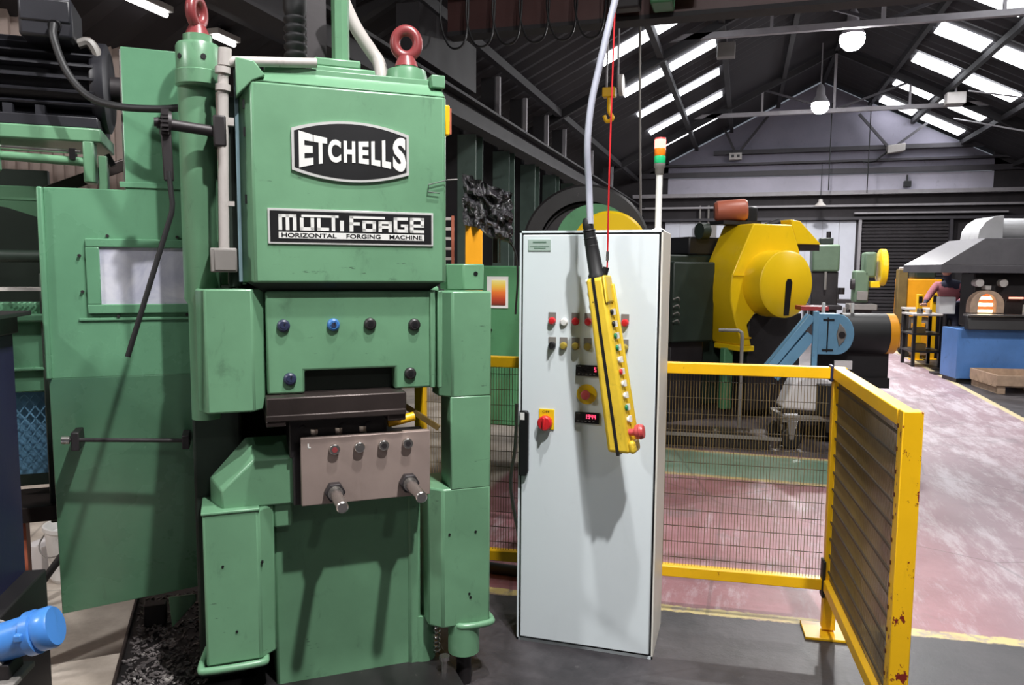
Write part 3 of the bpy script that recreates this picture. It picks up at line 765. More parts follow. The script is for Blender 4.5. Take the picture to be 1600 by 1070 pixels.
# sheet metal guard with window
gd = B().prism([(-1.522, 1.235), (-1.06, 1.235), (-1.06, 2.388), (-1.262, 2.388), (-1.262, 1.897), (-1.515, 1.897)], 'y', .30, .315).build('sheet_guard', M['green2'], FM, .003)
BOX(-1.535, -1.515, .285, .36, 1.235, 1.897).build('guard_edge', M['green2'], gd, .006)
B().loft([(-1.527, .30, 1.237), (-1.06, .30, 1.237), (-1.052, .55, .325), (-1.570, .55, .28)], [(-1.527, .312, 1.237), (-1.06, .312, 1.237), (-1.052, .562, .325), (-1.570, .562, .28)]).build('lower_sheet', M['green2'], gd, .003)  # leaned back extra so the lower half takes less lamp light
f = M['green2']
for a in ((-1.395, -1.06, 1.695, 1.725), (-1.395, -1.06, 1.462, 1.495), (-1.395, -1.352, 1.495, 1.695)):
    BOX(a[0], a[1], .288, .30, a[2], a[3]).build('window_frame', f, gd, .003)
BOX(-1.425, -1.06, .294, .30, 1.437, 1.447).build('window_frame', f, gd, .002)
BOX(-1.352, -1.065, .296, .302, 1.495, 1.695).build('pane', M['pane'], gd)
for u, z in ((-1.415, 1.665), (-1.41, 1.54), (-1.325, 1.735), (-1.10, 1.735), (-1.30, 1.452), (-1.075, 1.455)):
    CYL((u, .29, z), (u, .30, z), .0055, n=8).build('screw', M['dark_iron'], gd)
BOX(-1.28, -1.08, .295, .30, 1.905, 1.925).build('stiffener', f, gd, .002)
rl = CYL((-1.475, .26, 1.025), (-1.085, .26, .995), .0075, n=10).build('stay_rod', M['dark_iron'], gd)
CYL((-1.49, .26, 1.026), (-1.465, .26, 1.024), .015, n=10).build('rod_nut', M['bright_steel'], rl)
BOX(-1.46, -1.435, .25, .40, .985, 1.05).build('rod_bracket', M['dark_iron'], rl, .003); BOX(-1.105, -1.08, .25, .40, .965, 1.015).build('rod_bracket', M['dark_iron'], rl, .003)
CYL((-1.262, .315, 1.9), (-1.262, .315, 2.38), .006, n=8).build('hinge_pin', M['bright_steel'], gd)
# cable from motor to column
B().tube([(-1.47, .36, 2.455), (-1.468, .34, 2.40), (-1.43, .32, 2.29), (-1.36, .28, 2.205), (-1.26, .20, 2.165), (-1.14, .14, 2.155), (-1.07, .12, 2.16)], .0125, 12, 8).build('motor_cable', M['rubber'], FM)
# drive motor on its bracket
mo = B().cyl((-1.72, .62, 2.30), (-1.33, .62, 2.30), .135, n=28).build('drive_motor', M['motor'], FM)
for k in range(22):
    a = 2*PI*k/22
    b = B(); c_, s_ = math.cos(a), math.sin(a)
    b.bar((-1.70, .62+.148*c_, 2.30+.148*s_), (-1.37, .62+.148*c_, 2.30+.148*s_), .008, .036, (0, c_, s_))
    b.build('cooling_fin', M['motor'], mo)
B().lathe([(.10, -.05), (.155, -.045), (.165, -.03), (.165, 0), (.14, .01)], (-1.34, .62, 2.30), (1, 0, 0), n=24).build('end_shield', M['motor'], mo)
B().lathe([(.14, 0), (.172, .01), (.172, .16), (.14, .18)], (-1.87, .62, 2.30), (1, 0, 0), n=24).build('fan_cowl', M['motor'], mo)
CYL((-1.34, .62, 2.30), (-1.26, .62, 2.30), .05, n=16).build('shaft_boss', M['dark_iron'], mo)
tb = BOX(-1.585, -1.42, .40, .62, 2.42, 2.56).build('terminal_box', M['motor'], mo, .012)
BOX(-1.582, -1.423, .395, .41, 2.47, 2.55).build('lid', M['motor'], tb, .008)
CYL((-1.47, .36, 2.45), (-1.47, .39, 2.46), .02, n=10).build('gland', M['black'], tb)
B().tube([(-1.42, .5, 2.43), (-1.385, .5, 2.44), (-1.36, .5, 2.40), (-1.355, .5, 2.33)], .018, 8, 4).build('cable_elbow', M['grey_box'], mo)
BOX(-1.72, -1.36, .45, .78, 2.125, 2.165).build('motor_foot', M['motor'], mo, .004)
for u in (-1.66, -1.56): BOX(u, u+.03, .47, .76, 2.16, 2.2).build('foot_web', M['motor'], mo)
# green motor bracket with slide bars
mb = BOX(-1.80, -1.35, .44, .80, 2.075, 2.125).build('motor_bracket', gm, FM, .006)
BOX(-1.80, -1.67, .44, .47, 1.96, 2.08).build('bracket_plate', gm, mb, .006); BOX(-1.412, -1.375, .44, .52, 1.93, 2.08).build('bracket_plate', gm, mb, .006)
CYL((-1.68, .46, 2.045), (-1.42, .46, 2.04), .008, n=12).build('slide_bar', M['bright_steel'], mb)
CYL((-1.68, .46, 2.015), (-1.40, .46, 2.005), .016, n=14).build('slide_tube', gm, mb)
BOX(-1.455, -1.435, .44, .48, 2.01, 2.05).build('slide_clamp', M['black_steel'], mb)
BOX(-1.365, -1.335, .45, .50, 1.88, 2.03).build('bracket_leg', gm, mb, .004)
B().bar((-1.34, .5, 2.04), (-1.32, .5, 2.0), .03, .02).build('clamp_screw', M['black_steel'], mb)
B().bar((-1.56, .58, 1.90), (-1.20, .78, 2.09), .03, .045).build('link_bar', M['brown_steel'], mb, .004)
# rear side frame at far left
rf = BOX(-1.86, -1.555, .62, .66, 1.87, 1.925).build('rear_bracket', gm, FM, .004)
B().prism([(-1.86, 1.87), (-1.565, 1.87), (-1.565, 1.80), (-1.70, 1.845)], 'y', .62, .64).build('gusset', gm, rf)
CYL((-1.9, .72, 1.665), (-1.56, .72, 1.665), .024, n=14).build('drive_roller', M['green_dark'], FM)
BOX(-1.9, -1.62, .95, .99, .7, 2.02).build('rear_panel', M['green_dark'], FM)
rp = BOX(-1.80, -1.60, .66, .72, 1.14, 1.49).build('side_panel', M['green2'], FM, .006)
BOX(-1.80, -1.57, .62, .68, 1.415, 1.445).build('panel_rib', M['green2'], rp, .008); BOX(-1.80, -1.57, .64, .68, 1.225, 1.238).build('panel_rib', M['green2'], rp, .004)
BOX(-1.61, -1.53, .64, .80, .62, 1.60).build('side_post', M['green_dark'], FM, .004)
BOX(-1.79, -1.60, .74, .76, .80, 1.14).build('blue_backing', M['blue_conv'], FM)
BOX(-1.80, -1.52, .60, .9, .64, .70).build('shelf', M['brown_steel'], FM, .004); BOX(-1.76, -1.70, .66, .72, .02, .64).build('shelf_leg', M['brown_motor'], FM)
b = B()
def diamond_mesh(b, u0, u1, z0, z1, v, p=.036, q=.05, w=.005):
    z = z0; r = 0
    while z < z1-1e-6:
        u = u0-(p/2 if r % 2 else 0)
        while u < u1:
            for (a, c) in (((u, z), (u+p/2, z+q/2)), ((u+p/2, z+q/2), (u+p, z))):
                if a[0] >= u0-.001 and c[0] <= u1+.001: b.bar((a[0], v, a[1]), (c[0], v, c[1]), w, .003, (0, 1, 0))
            u += p
        z += q/2; r += 1
diamond_mesh(b, -1.80, -1.60, .83, 1.13, .70)
b.build('expanded_metal', M['blue_conv'], FM, kind='stuff')
b = B()
for i in range(12):
    for j in range(4):
        b.bar((-1.78+.018*i, .58+.03*j, 1.545), (-1.762+.018*i, .595+.03*j, 1.545), .004); b.bar((-1.762+.018*i, .595+.03*j, 1.545), (-1.78+.018*i, .61+.03*j, 1.545), .004)
b.build('perforated_tray', M['off_white'], FM, kind='stuff')
BOX(-1.79, -1.55, .565, .575, 1.535, 1.545).build('tray_edge', M['off_white'], FM)
# plinth under the machine with grit
pt = BOX(-1.365, -.14, -.12, 1.6, 0, .075).build('plinth', M['black_steel'], FM, .004)
BOX(-1.372, -1.360, .25, 1.3, 0, .10).build('plinth_edge', M['brown_steel'], pt, .003)
CYL((-.185, .0, .075), (-.185, .0, .13), .013, n=14).build('anchor_bolt', M['bright_steel'], pt)
CYL((-.185, .0, .125), (-.185, .0, .14), .02, n=16).build('anchor_nut', M['bright_steel'], pt)
B().tube([(-.185+.012*math.cos(i*.7), .12+.012*math.sin(i*.7), .09+.0022*i) for i in range(80)], .004, 6).build('coil_spring', M['bright_steel'], FM)
B().prism([(-1.195, .27), (-1.09, .27), (-1.09, .24), (-1.185, .14)], 'y', .60, .615).build('gusset_plate', gm, FM, .003)
BOX(-1.31, -1.22, .78, .84, .08, .17).build('plinth_lug', M['dark_iron'], pt, .004)
b = B()
for k in range(900):
    u = random.uniform(-1.34, -1.05); v = .2+random.random()**1.3*.9; s = random.uniform(.003, .012)
    a = random.uniform(0, PI); z = .075+random.uniform(0, .012)
    b.bar((u, v, z), (u+s*2*math.cos(a), v+s*2*math.sin(a), z+s*.4), s*.8, s*.5)
g = b.build('metal_grit', M['soil'], FM, kind='stuff')
BOX(-1.50, -1.37, .30, .42, 0, .012).build('floor_lug', M['black_steel'], pt, .003)

# ================================================================== CONTROL CABINET
CC = thing('control_cabinet', 'tall pale grey electrical control cabinet with red lamps and digital displays', 'cabinet', (-.907, 3.137, 0))
W, Dp, Hc = .594, .335, 1.79
b = BOX(0, W, .0, Dp, 0, Hc)
b.build('body', M['cab_side'], CC, .004)
BOX(.008, W-.006, -.006, .002, .012, Hc-.010).build('door_seal', M['black'], CC)
dr = BOX(.0165, W-.0145, -.019, -.004, .022, Hc-.018).build('door', M['cab_grey'], CC, .004)
BOX(0, .0085, -.008, .0, 0, Hc).build('door_rim', M['cab_grey'], CC); BOX(W-.0065, W, -.008, .0, 0, Hc).build('door_rim', M['cab_side'], CC)
BOX(0, W, -.008, .0, Hc-.0095, Hc).build('door_rim', M['cab_grey'], CC); BOX(0, W, -.008, .0, 0, .012).build('door_rim', M['cab_grey'], CC)
yf = -.019
h = B().prism([(.012, .748), (.045, .748), (.052, .77), (.052, 1.018), (.045, 1.03), (.012, 1.03)], 'y', yf-.022, yf).build('swing_handle', M['black'], dr, .004)
BOX(.018, .036, yf-.024, yf-.02, .992, 1.022).build('lock_insert', M['white'], h)
lp = BOX(.04, .137, yf-.003, yf, 1.705, 1.753).build('name_label', M['label_grey'], dr, .001)
b = B(); b.box(.060, .118, yf-.0036, yf-.003, 1.738, 1.744); b.box(.048, .13, yf-.0036, yf-.003, 1.722, 1.7245); b.box(.065, .115, yf-.0036, yf-.003, 1.714, 1.718); b.build('engraved_lines', M['label_text'], lp)
def indicator(x, z, mat, lab, knob=False):
    o = BOX(-.0165, .0165, -.003, 0, -.006, .026).build('indicator', M['grey_box'], dr, .001); o.location = (x, yf, z)
    o['label'] = lab
    B().lathe([(.0, -.016), (.012, -.014), (.016, -.006), (.0165, 0)], (0, -.003, -.010), (0, 1, 0), n=16).build('lens', mat, o)
    if knob: BOX(-.004, .004, -.03, -.012, -.024, .006).build('lever', M['black'], o, .001)
for x, mt, lb in ((.147, 'red', 'red indicator lamp'), (.246, 'red', 'red indicator lamp'), (.300, 'red', 'red indicator lamp'), (.355, 'red', 'red indicator lamp'), (.451, 'red', 'red indicator lamp')):
    indicator(x, 1.425, M[mt], lb)
o = B().lathe([(.0, -.012), (.012, -.011), (.017, -.004), (.017, 0)], (.197, yf, 1.411), (0, 1, 0), n=16).build('indicator', M['white'], dr); o['label'] = 'unlit white indicator lamp'
M['olive'] = paint('olive yellow plastic', lin(150, 132, 52), .35, .08, None, .7, .1)
indicator(.148, 1.322, M['black'], 'black selector switch', True)
for x in (.197, .248, .298, .350, .451): indicator(x, 1.322, M['olive'], 'olive push button')
SEG = {'1': 'bc', '2': 'abged', '0': 'abcdef', '9': 'abcdfg', '4': 'bcfg', '7': 'abc', '5': 'afgcd', '8': 'abcdefg'}
def digits(b, txt, x, z, w, h, v):
    t = h*.13
    R_ = {'a': (0, w, h-t, h), 'd': (0, w, 0, t), 'g': (0, w, h/2-t/2, h/2+t/2), 'f': (0, t, h/2, h), 'e': (0, t, 0, h/2), 'b': (w-t, w, h/2, h), 'c': (w-t, w, 0, h/2)}
    for ch in txt:
        for sgm in SEG[ch]:
            a = R_[sgm]; b.box(x+a[0], x+a[1], v-.0008, v, z+a[2], z+a[3])
        x += w*1.45
for z0, tx, xs in ((1.190, '5', .330), (.992, '1944', .294)):
    p_ = BOX(.252, .354, yf-.012, yf, z0, z0+.046).build('digital_display', M['black_gloss'], dr, .002)
    b = B(); digits(b, tx, xs, z0+.020, .0085, .018, yf-.0125); b.build('digits', M['red_led'], p_)
    b = B()
    for k in range(5): b.box(.262+.016*k, .270+.016*k, yf-.0128, yf-.012, z0+.008, z0+.0105)
    b.box(.258, .274, yf-.0128, yf-.012, z0+.040, z0+.042)
    b.build('display_marks', M['grey_box'], p_)
e = CYL((.298, yf-.004, 1.1135), (.298, yf, 1.1135), .042, n=32).build('emergency_stop', M['yellow_press'], dr)
B().lathe([(.0, -.040), (.015, -.038), (.020, -.030), (.020, -.020), (.013, -.016), (.013, 0)], (.298, yf-.003, 1.1135), (0, 1, 0), n=24).build('stop_button', M['red_faded'], e)
i_ = BOX(.095, .161, yf-.005, yf, .954, 1.041).build('isolator_switch', M['yellow_press'], dr, .002)
B().lathe([(.0, -.03), (.026, -.028), (.031, -.022), (.031, 0)], (.124, yf-.005, .983), (0, 1, 0), n=24).build('rotary_knob', M['red'], i_)
BOX(.119, .129, yf-.046, yf-.03, .957, 1.009).build('knob_grip', M['red'], i_, .003)
b = B(); put_text(b, 'OFF', .110, .140, 1.024, 1.034, yf-.005, .0, .0006); b.build('switch_lettering', M['black'], i_)
# signal tower
t = thing('signal_tower', 'signal tower lit red over amber and green on the grey cabinet', 'signal light', (-.352, 3.30, 1.79))
CYL((0, 0, 0), (0, 0, .25), .0135, n=14).build('pole', M['white'], t); B().lathe([(.03, 0), (.03, .006), (.015, .015)], n=16).build('foot', M['white'], t)
B().lathe([(.014, .235), (.018, .24), (.019, .262), (.0235, .268), (.0235, .282), (.02, .283)], n=20).build('socket', M['grey_box'], t)
for z0, z1, m_, n_ in ((.282, .312, 'beacon_green', 'green_lens'), (.312, .343, 'amber', 'amber_lens'), (.343, .380, 'beacon_red', 'red_lens')):
    B().lathe([(.0225, z0), (.0235, z0+.003), (.0235, z1-.003), (.0225, z1)], n=24).build(n_, M[m_], t)
B().lathe([(.0235, .380), (.022, .387), (.0, .389)], n=24).build('cap', M['red_faded'], t)
# ================================================================== PENDANT CONTROL
PO = Vector((-.43, 2.962, .915))
PD = thing('pendant_control', 'grimy yellow hanging pendant control with black seam and red stop button', 'pendant control', PO)
# body frame: axis leans, local z runs along the pendant
ax = Vector((-.107, .018, .685)); L_ = ax.length; zx = ax.normalized()
fx = (Matrix.Rotation(R(-6), 3, 'Z') @ Vector((1, 0, 0))); fx = (fx-zx*fx.dot(zx)).normalized(); fy = zx.cross(fx)
pm = Matrix((fx, fy, zx)).transposed().to_4x4()
PD.rotation_euler = pm.to_euler()
yp = M['yellow_pend']
def pend_half(x0, x1):
    prof = [(x0, -.045), (x1, -.052), (x1, .045), (x0, .045)]
    return prof
# local -y is the broad left face towards the camera, local +x carries the buttons
bd = B().loft([(-.050, -.046, .012), (.040, -.046, .0), (.040, .046, .0), (-.050, .046, .012)], [(-.048, -.042, L_), (.024, -.042, L_), (.024, .042, L_), (-.048, .042, L_)])
body = bd.build('body', yp, PD, .014, 3)
BOX(.018, .034, -.047, .047, .59, L_+.004).build('shroud', yp, body, .010, 3); BOX(.036, .062, -.047, .047, .0, .05).build('shroud', yp, body, .012, 3)
B().loft([(.034, .030, .04), (.060, .030, .04), (.060, .046, .04), (.034, .046, .04)], [(.020, .030, L_-.03), (.044, .030, L_-.03), (.044, .044, L_-.03), (.020, .044, L_-.03)]).build('button_guard', yp, body, .006)
B().loft([(-.015, -.0475, -.002), (-.003, -.0475, -.002), (-.003, -.043, -.002), (-.015, -.043, -.002)], [(-.024, -.0435, L_+.001), (-.012, -.0435, L_+.001), (-.012, -.039, L_+.001), (-.024, -.039, L_+.001)]).build('seam_gasket', M['black'], body)
BOX(-.015, -.003, -.047, .047, -.003, .006).build('seam_end', M['black'], body, .002)
nb = 10
for k in range(nb):
    z = .13+.047*k; xo = .040-.016*z/L_
    mt = ['white', 'green_btn', 'white', 'white', 'red', 'white', 'green_btn', 'green_btn', 'black', 'black'][k]
    o = CYL((xo, -.012, z), (xo+.010, -.012, z), .0115, n=14).build('push_button', M[mt], body, .003)
    BOX(xo-.002, xo+.012, .004, .02, z-.012, z+.012).build('button_label', M['white'], o)
es = B().lathe([(.014, .0), (.014, .022), (.026, .026), (.029, .034), (.029, .050), (.025, .058), (.0, .062)], (.038, -.012, .080), (1, 0, 0), n=24).build('stop_button', M['red_faded'], body)
B().torus((.038+.045, -.012, .080), (1, 0, 0), .027, .004).build('stop_rim', M['red_faded'], es)
for k in range(3): CYL((-.055, -.01, L_-.01-.05*k), (-.046, -.01, L_-.01-.05*k), .010, n=8).build('cable_clip', M['white'], body)
gl = B().lathe([(.034, -.005), (.034, .012), (.029, .02), (.027, .10), (.0255, .13), (.0265, .133), (.0235, .165), (.0245, .168), (.021, .195), (.022, .198), (.019, .225), (.013, .236)], (-.012, 0, L_), (-.045, 0, 1), n=20).build('strain_relief', M['rubber'], PD)
for z in (.125, .155, .185): B().torus((-.012-.045*z, 0, L_+z), (-.045, 0, 1), .024, .0025, 20, 6).build('rib', M['rubber'], gl)
CYL((.012, 0, L_-.01), (.03, .0, L_+.035), .012, n=10).build('rope_anchor', M['black'], PD)
inv = pm.inverted()
def ploc(p): return inv @ (Vector(p)-PO)
B().tube([ploc(p) for p in ((-0.579, 2.980, 1.805), (-0.590, 2.995, 1.945), (-.596, 2.98, 2.10), (-.587, 2.995, 2.26), (-.56, 3.02, 2.42), (-.512, 3.06, 2.67), (-.45, 3.11, 2.97), (-.38, 3.15, 3.4))], .0135, 12, 8).build('cable', M['grey_cable'], PD)
B().tube([ploc(p) for p in ((-0.512, 2.990, 1.625), (-0.512, 2.995, 1.695), (-.511, 2.995, 2.03), (-.512, 3.05, 2.585), (-.51, 3.11, 3.4))], .0034, 8, 4).build('wire_rope', M['red'], PD)
CYL(ploc((-.512, 2.992, 1.665)), ploc((-.512, 2.995, 1.70)), .006, n=10).build('rope_ferrule', M['bright_steel'], PD)

t = thing('hanging_rail', 'steel rail slung from the roof that carries the pendant cable', 'rail', (-.45, 3.13, 3.41))
BOX(-.9, .9, -.04, .04, 0, .08).build('rail', M['steel_frame'], t)
for x in (-.8, .8): CYL((x, 0, .08), (x, 0, roof_z(-.45+x)-3.5), .012, n=6).build('hanger', M['steel_frame'], t)
# ================================================================== YELLOW MESH FENCE
FA = R(4.337)
def fence(root, u0, u1, axis, posts):
    """rails, border, wires along local x (axis 'x') or towards the camera (axis 'y')"""
    def bx(a0, a1, t0, t1, z0, z1):
        return BOX(a0, a1, t0, t1, z0, z1) if axis == 'x' else BOX(t0, t1, a0, a1, z0, z1)
    bx(u0, u1, -.025, .025, 1.161, 1.211).build('top_rail', M['yellow'], root, .003)
    bx(u0, u1, -.025, .025, .205, .255).build('bottom_rail', M['yellow'], root, .003)
    b = B(); n = int((u1-u0)/.0132)
    for i in range(1, n):
        a = u0+(u1-u0)*i/n
        if axis == 'x': b.add([(a-.0011, -.001, .25), (a+.0011, -.001, .25), (a+.0011, .0012, .25), (a-.0011, .0012, .25), (a-.0011, -.001, 1.165), (a+.0011, -.001, 1.165), (a+.0011, .0012, 1.165), (a-.0011, .0012, 1.165)], [(0,1,5,4),(1,2,6,5),(2,3,7,6),(3,0,4,7)])
        else: b.add([(-.001, a-.0022, .25), (.001, a-.0022, .25), (.001, a+.0022, .25), (-.001, a+.0022, .25), (-.001, a-.0022, 1.165), (.001, a-.0022, 1.165), (.001, a+.0022, 1.165), (-.001, a+.0022, 1.165)], [(0,1,5,4),(1,2,6,5),(2,3,7,6),(3,0,4,7)])
    b.build('vertical_wires', M['yellow_wire'], root, kind='stuff')
    for k in range(12):
        z = .255+.0757*(k+.5)
        w = .0015 if axis == 'x' else .004
        o = bx(u0, u1, *((.001, .001+w) if axis == 'x' else (-.007, -.001)), z-w, z+w).build('horizontal_wire', M['dark_wire'], root)
FO = (.411, 3.612, 0)
t = thing('mesh_fence', 'yellow framed wire mesh fence panel behind the grey cabinet', 'fence', FO, FA)
fence(t, -1.90, -.03, 'x', 1)
for u in (-1.925, ):
    BOX(u-.025, u+.025, -.025, .025, 0, 1.211).build('post', M['yellow'], t, .003)
BOX(-.036, -.022, -.03, .03, 1.15, 1.22).build('tie_wrap', M['navy'], t, .003); BOX(-.03, -.016, -.03, .03, .17, .34).build('tie_wrap', M['rubber'], t, .004)
t = thing('mesh_fence', 'yellow framed wire mesh fence panel turned towards the camera at right', 'fence', FO, FA)
fence(t, -1.045, -.02, 'y', 1)
BOX(-.02, .035, -.02, .03, .02, 1.211).build('post', M['yellow'], t, .003); BOX(-.022, .036, -1.10, -1.045, .0, 1.213).build('end_post', M['yellow_chip'], t, .003)
BOX(-.10, .09, -.09, .08, 0, .012).build('foot_plate', M['yellow'], t, .002)
for k in range(14):
    z = .22+.072*k; BOX(-.025, -.020, -1.060, -1.052, z, z+.012).build('weld_spot', M['rust'], t)

# ================================================================== LEFT EDGE OF THE FRAME
t = thing('navy_bench', 'navy blue machine stand with black top at the left edge', 'machine stand', (-2.345, 1.63, 0), R(30))
BOX(-.30, .155, 0, .36, .0, 1.40).build('body', M['navy'], t, .006)
BOX(-.30, .172, -.02, .36, 1.40, 1.46).build('neck', M['black_steel'], t, .004)
BOX(-.35, .212, -.05, .37, 1.46, 1.475).build('top_plate', M['black_steel'], t, .003)
BOX(-.30, .22, -.10, .36, 0, .56).build('plinth', M['black_steel'], t, .006)
CYL((.04, .05, 1.475), (.04, .05, 1.52), .03, n=14).build('yellow_cap', M['orange'], t)
BOX(-.35, .10, .1, .12, 1.53, 1.545).build('guard_strip', M['off_white'], t)
t = thing('hydraulic_cylinder', 'blue hydraulic cylinder strapped down at the lower left', 'hydraulic cylinder', (-1.93, 1.42, .63), R(25))
CYL((-.35, 0, -.12), (.18, 0, .035), .050, n=28).build('barrel', M['blue'], t)
B().lathe([(.050, .0), (.058, .003), (.058, .024), (.052, .027), (.055, .035), (.055, .062), (.050, .07), (.0, .072)], (.175, 0, .033), (1, 0, .29), n=28).build('end_cap', M['blue'], t)
BOX(.165, .185, -.064, .0, .04, .06).build('cap_lug', M['blue'], t, .004)
B().torus((.105, 0, .013), (1, 0, .29), .055, .006).build('strap', M['off_white'], t)
BOX(-.06, .16, -.07, .06, -.085, -.07).build('mount_plate', M['grey_box'], t, .003); BOX(.07, .14, -.04, .04, -.07, -.03).build('saddle', M['dark_iron'], t, .003)
BOX(-.05, .0, -.03, .03, -.63, -.085).build('stand_leg', M['black_steel'], t)
t = thing('bucket', 'grimy white plastic bucket on the floor behind the green guard', 'bucket', (-3.32, 3.10, 0))
B().lathe([(.0, .0), (.115, 0), (.12, .01), (.14, .27), (.148, .27), (.148, .29), (.138, .29), (.134, .27), (.112, .02), (0, .02)], n=28).build('shell', M['bucket'], t)
B().tube([(-.146, 0, .27), (-.1, -.13, .2), (.0, -.17, .16), (.1, -.13, .2), (.146, 0, .27)], .004, 6, 5).build('bail_handle', M['grey_box'], t)
CYL((0, 0, .02), (0, 0, .24), .128, n=24).build('fill', M['white'], t)
o = tag(BOX(-3.62, -3.5, 3.05, 3.2, 0, .15).build('carton', M['paper'], None, .004), 'small white carton beside the bucket', 'carton')
tag(B().tube([(-2.9, 3.25, .75), (-2.93, 3.05, .62), (-3.0, 2.88, .40), (-3.1, 2.76, .2), (-3.2, 2.68, .02)], .018, 10, 8).build('black_hose', M['rubber']), 'black hose hanging down in front of the white bucket', 'hose')
# floor pipe by the cabinet and blue grey cable
tag(B().tube([(-1.62, 3.86, .03), (-1.3, 3.80, .03), (-.9, 3.80, .03), (-.4, 3.82, .03)], .03, 10, 5).build('floor_hose', M['rubber']), 'thick black hose on the floor behind the grey cabinet', 'hose')
tag(B().tube([(-1.0, 3.42, 1.0), (-1.0, 3.40, .8), (-1.02, 3.40, .6), (-.97, 3.41, .3), (-.94, 3.42, .02)], .009, 8, 6).build('cabinet_cable', M['grey_cable']), 'grey cable hanging down at the left of the grey cabinet', 'cable')

# ================================================================== BEHIND THE FENCE
t = thing('side_console', 'green console with a heat colour chart beside the grey cabinet', 'machine cabinet', (-1.72, 4.30, 0))
BOX(0, .62, 0, .5, .70, 1.648).build('body', M['green_press'], t, .01)
for x in (.02, .54): BOX(x, x+.06, .05, .45, 0, .70).build('leg', M['green_dark'], t)
s_ = BOX(.275, .405, -.004, 0, 1.40, 1.585).build('chart_sheet', M['paper'], t)
o = BOX(0, .085, -.003, 0, 0, .145).build('colour_scale', M['chart'], s_); o.location = (.305, -.004, 1.418)
CYL((.30, -.01, 1.27), (.30, 0, 1.27), .008, n=8).build('screw', M['black'], t)
t = thing('wrapped_monitor', 'black film wrapped box on a yellow post behind the machine', 'wrapped box', (-1.29, 3.62, 0), R(20))
BOX(-.04, .045, -.03, .05, 0, 1.88).build('post', M['orange'], t, .004)
b = B()
nx, nz = 12, 10
vs = []
for j in range(nz+1):
    for i in range(nx+1):
        x = -.05+.24*i/nx; z = 1.85+.24*j/nz - .10*i/nx
        vs.append((x+random.uniform(-.008, .008), -.045+random.uniform(-.028, .02), z+random.uniform(-.008, .008)))
n0 = len(vs)
vs += [(p[0], p[1]+.14, p[2]) for p in vs]
fs = []
w_ = nx+1
for j in range(nz):
    for i in range(nx):
        a = j*w_+i; fs += [(a, a+1, a+1+w_, a+w_), (n0+a, n0+a+w_, n0+a+1+w_, n0+a+1)]
rim = [i for i in range(nx+1)] + [j*w_+nx for j in range(1, nz+1)] + [nz*w_+i for i in range(nx-1, -1, -1)] + [j*w_ for j in range(nz-1, 0, -1)]
for i in range(len(rim)):
    a, c = rim[i], rim[(i+1) % len(rim)]; fs.append((a, n0+a, n0+c, c))
b.add(vs, fs); b.build('film_wrap', M['film'], t, smooth=3)
BOX(.10, .125, .1, .13, 1.66, 1.95).build('strut', M['black_steel'], t); BOX(.13, .14, .1, .11, 1.66, 1.9).build('chrome_strip', M['bright_steel'], t)
B().tube([(.17, .05, 1.78), (.21, .05, 1.72), (.225, .05, 1.60), (.215, .05, 1.40)], .006, 6, 5).build('cable', M['rubber'], t)
t = thing('wire_crate', 'pale wire crate of parts seen between cover and yellow post', 'crate', (-2.35, 5.0, 0), R(20))
for k in range(7): BOX(-.3, .4, 0, .03, 1.55+.07*k, 1.57+.07*k).build('slat', M['off_white'], t)
for x in (-.3, -.07, .16, .38): BOX(x, x+.02, -.01, .0, 0, 2.0).build('upright', M['brown_motor'], t)
# flywheel press behind the cabinet
t = thing('flywheel_press', 'press with a big black flywheel and yellow cover behind the grey cabinet', 'press', (-1.30, 6.50, 0), R(10))
B().lathe([(.40, -.09), (.52, -.09), (.54, -.07), (.54, .07), (.52, .09), (.40, .09), (.37, .06), (.37, -.06)], (0, 0, 1.80), (0, 1, 0), n=56, close=False).build('flywheel_rim', M['black_steel'], t)
CYL((0, -.03, 1.80), (0, .03, 1.80), .39, n=40).build('flywheel_web', M['dark_iron'], t)
for k in range(6):
    a = k*PI/3+.2; CYL((.28*math.cos(a), -.05, 1.8+.28*math.sin(a)), (.28*math.cos(a), .0, 1.8+.28*math.sin(a)), .04, n=12).build('web_boss', M['black_steel'], t)
B().lathe([(.0, -.22), (.29, -.22), (.31, -.20), (.31, -.04)], (.20, 0, 1.80), (0, 1, 0), n=40).build('wheel_cover', M['yellow_press'], t)
CYL((.08, -.18, 1.84), (.08, -.02, 1.84), .33, n=40).build('green_hub', M['green_press'], t)
BOX(-.45, .30, .12, .8, 0, 1.70).build('body', M['green_dark'], t, .02)
BOX(-.30, .2, -.3, .12, .2, 1.3).build('front_box', M['green_dark'], t, .02)
# yellow guarded press
YP = thing('guarded_press', 'big press with yellow guard and round yellow drum cover', 'press', (.20, 8.75, 0), R(40))
ol = [(-.151, 2.13), (.375, 2.13), (.50, 1.84), (.50, 1.50), (.30, 1.25), (-.10, 1.16), (-.19, 1.05), (-.125, .822), (-.246, .822), (-.36, 1.10), (-.421, 1.31), (-.425, 1.45), (-.415, 1.575), (-.33, 1.76)]
gdp = B().prism(ol, 'y', 0, .50).build('belt_guard', M['yellow_press'], YP, .014, 3, smooth=30)
B().lathe([(.0, -.28), (.335, -.28), (.355, -.265), (.355, 0)], (.08, 0, 1.49), (0, 1, 0), n=56).build('drum_cover', M['yellow_press'], YP)
B().prism([(.045, 1.16), (.115, 1.16), (.145, 1.51), (.125, 1.545), (.08, 1.545), (.06, 1.51)], 'y', -.284, -.26).build('drum_slot', M['black'], YP)
BOX(-.27, -.10, -.02, .45, .76, .822).build('guard_foot', M['yellow_press'], YP, .01); BOX(-.26, -.14, -.012, .3, .90, .915).build('guard_strap', M['yellow'], YP)
BOX(-.41, -.16, -.012, .0, 1.572, 1.59).build('guard_seam', M['yellow_press'], YP)
